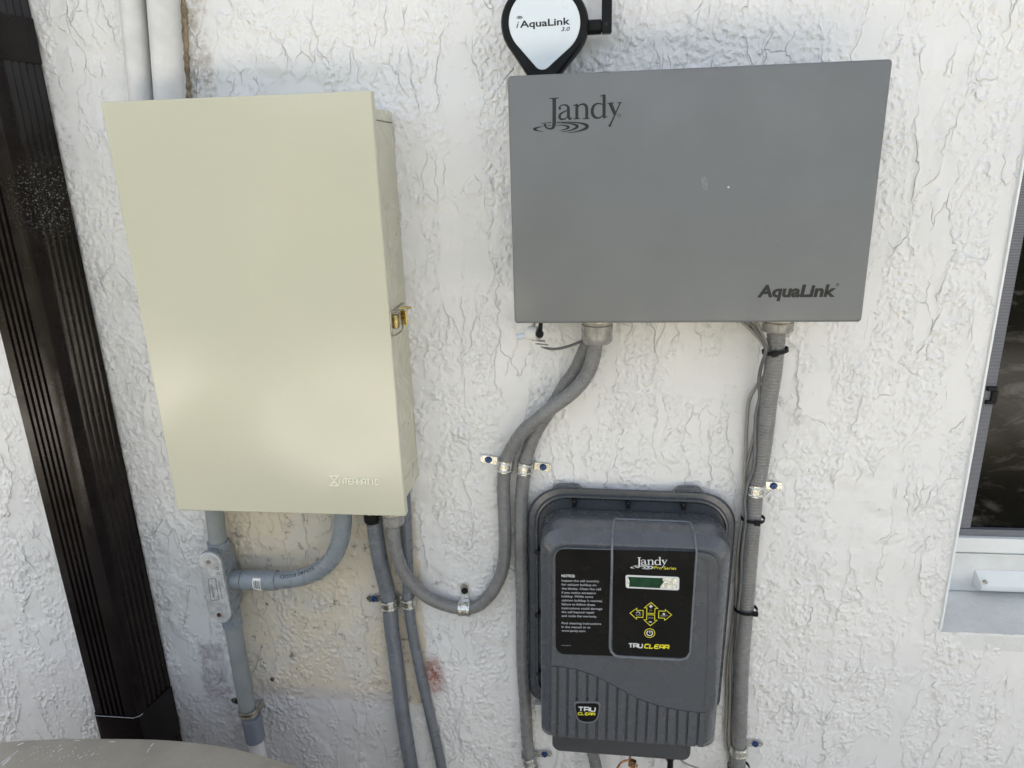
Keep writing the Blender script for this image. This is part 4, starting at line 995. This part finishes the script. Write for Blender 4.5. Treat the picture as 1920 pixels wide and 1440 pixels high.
    MB().prism_px(q2([(1432, 411), (1605, 418), (1600, 540), (1392, 530), (1405, 495), (1440, 460), (1422, 430)]), dk, dk+.0012).build('display_glare', M['glare'], kp)  # sky glare on the display, painted as pale flat pieces
    MB().prism_px(q2([(1002, 394), (1010, 400), (1026, 452), (1020, 512), (1004, 511)]), dk, dk+.0012).build('display_glare', M['glare'], kp)
    # arrows and power ring
    def outl(P, w, mat, nm, k=0): return MB().stroke([(at(*C2(*p), dk)[0], at(*C2(*p), dk)[2]) for p in P], w*.000118, dk+.0003+k*.00002, closed=True).build(nm, mat, kp)
    Y = M['yellow_ink']
    outl([(1285, 700), (1365, 771), (1332, 772), (1328, 832), (1232, 830), (1235, 765), (1203, 765)], 8, Y, 'arrow_key')
    outl([(1232, 848), (1328, 850), (1328, 912), (1358, 915), (1275, 980), (1200, 908), (1232, 908)], 8, Y, 'arrow_key')
    outl([(1032, 828), (1115, 768), (1112, 795), (1190, 797), (1187, 880), (1112, 876), (1110, 900)], 8, Y, 'arrow_key')
    outl([(1378, 802), (1455, 806), (1455, 785), (1532, 850), (1447, 915), (1447, 890), (1375, 885)], 8, Y, 'arrow_key')
    outl([(1268+61*math.cos(t), 1068+52*math.sin(t)) for t in np.linspace(0, 6.283, 32, endpoint=False)], 8, Y, 'power_ring')
    MB().stroke([(at(*C2(1268+34*math.cos(t), 1068+30*math.sin(t)), dk)[0], at(*C2(1268+34*math.cos(t), 1068+30*math.sin(t)), dk)[2]) for t in np.linspace(-1.05, 4.19, 24)], 12*.000118, dk+.0003).build('power_symbol', M['white_ink'], kp)
    MB().stroke([(at(*C2(*p), dk)[0], at(*C2(*p), dk)[2]) for p in ((1270, 1036), (1270, 1070))], 9*.000118, dk+.0003).build('power_symbol', M['white_ink'], kp)
    G = M['grey_ink']; Wt = M['white_ink']
    def t2(body, a, b, h, mat, dd=dk, par=kp, **k): return text('lettering', body, C2(*a), C2(*b), h/6.4, dd+.0001, mat, par, **k)
    t2('+', (1262, 772), (1304, 772), 50, Wt, bold=.05); t2('UP', (1266, 804), (1298, 803), 14, G)
    t2('BACK', (1102, 858), (1164, 858), 14, G); t2('SELECT', (1398, 868), (1486, 868), 14, G); t2('DOWN', (1252, 893), (1312, 894), 16, G)
    MB().stroke([(at(*C2(*p), dk)[0], at(*C2(*p), dk)[2]) for p in ((1258, 934), (1294, 935))], 12*.000118, dk+.0003).build('minus_sign', Wt, kp)
    MB().stroke([(at(*C2(1438+9*math.cos(t), 840+8*math.sin(t)), dk)[0], at(*C2(1438+9*math.cos(t), 840+8*math.sin(t)), dk)[2]) for t in np.linspace(0, 6.283, 10, endpoint=False)], 12*.000118, dk+.0003, closed=True).build('select_dot', Wt, kp)
    MB().stroke([(at(*C2(*p), dk)[0], at(*C2(*p), dk)[2]) for p in ((1150, 838), (1148, 822), (1135, 814), (1118, 816), (1106, 826))], 8*.000118, dk+.0003).build('back_symbol', Wt, kp)
    def mp(x, y): a = at(*C2(1118+(x-435)*.305, 160+(y-210)*.245+(x-435)*.012), dk); return (a[0], a[2])
    word_mark(mp, dk, Wt, kp, reg=False)
    t2('Pro', (1325, 300), (1412, 303), 36, Y, kx=1); t2('Series', (1438, 304), (1586, 308), 36, Y)
    # squared techno lettering
    techno('TRU', C2, (1018, 1240), (1180, 1244), 46, M['white_ink'], dk, kp)
    techno('CLEAR', C2, (1204, 1246), (1490, 1258), 44, Y, dk, kp, slant=.25)
    # notice text
    rows = [('NOTICE:', 395, 372), ('Inspect the cell monthly', 450, 663), ('for calcium buildup on', 497, 628), ('the blades. Clean the cell', 545, 683), ('if you notice excessive', 593, 622), ('buildup. While some', 638, 590), ('calcium buildup is normal,', 686, 703), ('failure to follow these', 733, 612), ('instructions could damage', 780, 700), ('the cell beyond repair', 826, 608), ('and voids the warranty.', 873, 635), ('Find cleaning instructions', 960, 685), ('in the manual or at', 1005, 555), ('www.jandy.com.', 1050, 503)]
    npn = bpy.data.objects['notice_panel']
    for k, (b, y, xr) in enumerate(rows):
        text('notice_line', b, C2(212, y), C2(xr, y+(xr-212)*.02), (26 if k else 30)/6.4, d+.0005, M['grey_ink'] if k else M['white_ink'], npn, bold=.012 if k else .03)
    text('notice_line', 'www.jandy.com', C2(208, 1220), C2(325, 1222), 1.4, d+.0005, M['grey_ink'], npn)
    # badge
    bo = corner([(405, 520, 40), (672, 520, 50), (640, 715, 70), (545, 722), (440, 712, 70)])
    bi = [(540+(x-540)*.92, 618+(y-618)*.9) for x, y in bo]
    bd = MB().prism_px([C3(540+(x-540)*1.06, 618+(y-618)*1.08) for x, y in bo], .110, .1160).build('badge', pmat('badge_rim', (.12, .13, .145), .4, vary=.05), cov, bevel=.0008)
    MB().prism_px([C3(*p) for p in bi], .1155, .1166).build('badge_face', M['panel'], bd)
    def bt(nm, word, a, b, h, mat, slant=0): techno(word, C3, a, b, h, mat, .1166, bd, slant=slant)
    bt('l', 'TRU', (452, 602), (618, 606), 38, M['white_ink']); bt('l', 'CLEAR', (446, 640), (612, 646), 24, Y, .25)
    # screws round the flange
    for (px, py) in ((1077, 941), (1178, 944), (1282, 947)):
        q = at(px, py, .024); s = MB().obox(q+np.array([0, .004, -.004]), (.0032, 0, 0), (0, .006, 0), (0, 0, .0040)).tube([q+np.array([0, .008, 0]), q], .0042, 16).build('cover_screw', M['screw_dark'], root, bevel=.0006)
        MB().tube([q+np.array([0, .001, 0]), q+np.array([0, -.0006, 0])], .0014, 8).build('screw_socket', M['steel_dull'], s)
    for (px, py) in ((1006, 1036), (1007, 1154), (1010, 1265)):
        q = at(px, py, .024); s = MB().obox(q+np.array([.004, .004, 0]), (.0050, 0, 0), (0, .006, 0), (0, 0, .0030)).tube([q+np.array([0, .008, 0]), q], .0042, 16).build('cover_screw', M['screw_dark'], root, bevel=.0006)
        MB().tube([q+np.array([0, .001, 0]), q+np.array([0, -.0006, 0])], .0014, 8).build('screw_socket', M['steel_dull'], s)
    # lower tray
    def tr(l, r, t, b, dep, rad=(.003, .003, .012, .012)):
        x0, x1 = at(l, 1400, .09)[0], at(r, 1400, .09)[0]; z1, z0 = at(1170, t, .09)[2], at(1170, b, .09)[2]
        return rot([(x, -dep, z) for x, z in rrect(x0, x1, z0, z1, rad, 6)])
    MB().loft([tr(1042, 1297, 1365, 1412, .02), tr(1039, 1300, 1360, 1418, .06), tr(1039, 1300, 1360, 1419, .086), tr(1041, 1298, 1362, 1417, .090)]).build('lower_tray', M['device_dark'], root, smooth=True, auto=35)
    q = at(1258, 1405, .06); q2_ = q+np.array([0, 0, -.30])
    MB().tube([q, q+np.array([0, 0, -.018]), q+np.array([0, 0, -.0182]), q2_], [.0065, .0065, .0048, .0048], 16).build('cable_gland', M['black_plastic'], root, smooth=True, auto=35)
    a, b = at(1003, 1316, .004), at(1022, 1328, .004)
    MB().box((a[0], -.012, b[2]), (b[0], -.001, a[2])).build('mounting_bracket', M['offwhite'], root, bevel=.001)
make_controller()

# bonding wire and lug under the controller
q = at(1180, 1410, .055)
bw = thing('bonding_wire', 'bare copper bonding wire and lug below the controller', 'wire', q)
MB().tube(spline([at(1182, 1405, .06), at(1180, 1424, .062), at(1170, 1427, .064), at(1160, 1436, .064), at(1148, 1465, .06), at(1140, 1520, .05), at(1140, 1750, .04)], .003), .0017, 8).build('wire', M['copper'], bw, smooth=True)
e = at(1185, 1431, .062)
M['lug'] = pmat('tarnished_brass', (.30, .20, .10), .4, metal=.9, vary=.5, vscale=250)
MB().obox(e, (.0045, 0, -.002), (0, .004, 0), (.002, 0, .0055)).obox(e+np.array([.004, -.003, .004]), (.0012, 0, 0), (0, .003, 0), (.002, 0, .003)).tube([e+np.array([.002, -.003, 0]), e+np.array([.002, -.007, 0])], .0036, 10).build('lug', M['lug'], bw, bevel=.0008)
MB().tube(spline([e+np.array([-.004, 0, .002]), e+np.array([-.001, -.006, -.008]), e+np.array([.006, -.005, -.010]), e+np.array([.008, -.002, .0])], .001), .0015, 8).build('wire', M['copper'], bw, smooth=True)
MB().tube(spline([at(1243, 1400, .05), at(1248, 1420, .05), at(1256, 1440, .05), at(1266, 1500, .05), at(1270, 1750, .05)], .003), .0014, 8).build('wire', M['copper'], bw, smooth=True)

# old screw plugs in the buff patch
def plug(label, px, py, r):
    c = at(px, py, 0.0); mb = MB()
    mb.tube([c+np.array([0, .001, 0]), c+np.array([0, -.0022, 0])], r, 12)
    o = mb.build('wall_anchor', pmat('old_plug', (.16, .15, .14), .8, vary=.4, vscale=300, bscale=300, bamt=.002), bevel=.0008); tag(o, label, 'wall anchor')
    MB().tube([c+np.array([0, -.0018, 0]), c+np.array([0, -.0028, 0])], r*.45, 10).build('hole', M['ink'], o)
plug('dark screw plug in the buff patch right of the upright PVC pipe', 511, 1273, .0042)

# ------------------------------------------------------------------ equipment lid in the foreground
def make_lid():
    H = .70
    far = [at_z(x, y, H) for x, y in ((-260, 1412), (-120, 1400), (0, 1392), (110, 1386), (230, 1385.5), (330, 1389), (420, 1400), (500, 1419), (585, 1447), (650, 1485))]
    P = [(p[0], p[1]) for p in far]
    c = (P[4][0]-.02, P[4][1]-.36)
    # close the outline on the near side
    xr, yr = P[-1]; xl, yl = P[0]
    for t in np.linspace(0, 1, 10)[1:-1]:
        a = math.radians(10-200*t)
        P.append((c[0]+.47*math.cos(a), c[1]-.02+.36*math.sin(a)))
    ctr = np.mean(np.array(P), 0)
    P3 = spline([np.array([x, y, 0]) for x, y in P+[P[0]]], .02)[:-1]
    Q = np.array([[p[0], p[1]] for p in P3])
    def ring(s, z): return [(ctr[0]+(x-ctr[0])*s, ctr[1]+(y-ctr[1])*s, z) for x, y in Q]
    mt = pmat('weathered_fibreglass', (.285, .262, .22), .45, vary=.12, vscale=9, bscale=260, bamt=.0004, dust=1.0, dustcol=(.62, .62, .6), dscale=150)
    root = thing('tank_lid', 'grey-beige domed equipment lid with pale scratches in the bottom left corner', 'tank lid', (ctr[0], ctr[1], 0))
    MB().loft([ring(.985, H-.20), ring(.99, H-.03), ring(1.0, H-.012), ring(1.0, H-.004), ring(.992, H+.002), ring(.97, H+.004), ring(.85, H+.007), ring(.5, H+.010), ring(.15, H+.012)]).build('lid', mt, root, smooth=True, auto=50)
    MB().loft([ring(.93, 0.0), ring(.96, H-.2)]).build('tank_body', mt, root, smooth=True, auto=50)
    def top_z(x, y):
        return H+.0145
    mw = pmat('scratch_white', (.6, .6, .6), .6, vary=.1)
    lo_ = bpy.data.objects['lid'].data; from mathutils.bvhtree import BVHTree
    lob = root.children[0]; off = Vector(WORLD[lob.name]); bvh = BVHTree.FromPolygons([v.co+off for v in lob.data.vertices], [tuple(p.vertices) for p in lob.data.polygons])
    rs = np.random.default_rng(5); mb = MB()
    def dab(px0, py0, px1, py1, w):
        P = []
        for t in np.linspace(0, 1, 7):
            r_ = CF+(px0+(px1-px0)*t-960)/F_PX*CX-(py0+(py1-py0)*t-720)/F_PX*CU
            h_ = bvh.ray_cast(Vector(CAM), Vector(r_))[0]
            if h_ is None: return
            P.append(np.array(h_)+np.array([0, 0, .0002]))
        mb.tube(P, w, 5)
    dab(2, 1432, 34, 1408, .0009); dab(5, 1436, 20, 1422, .0011); dab(282, 1400, 288, 1394, .0007); dab(140, 1388.5, 150, 1388.5, .0006); dab(205, 1391, 216, 1391, .0005); dab(276, 1411, 281, 1403, .0006); dab(32, 1398, 44, 1393, .0010)
    for _ in range(46):
        x_ = rs.normal(110, 42); y_ = rs.normal(1412, 8); l_ = abs(rs.normal(0, 2))+.8
        dab(x_, y_, x_+l_, y_-l_*.8, rs.uniform(.0003, .0007))
    tag(mb.build('scratches', mw, root, smooth=True), kind='stuff')
make_lid()
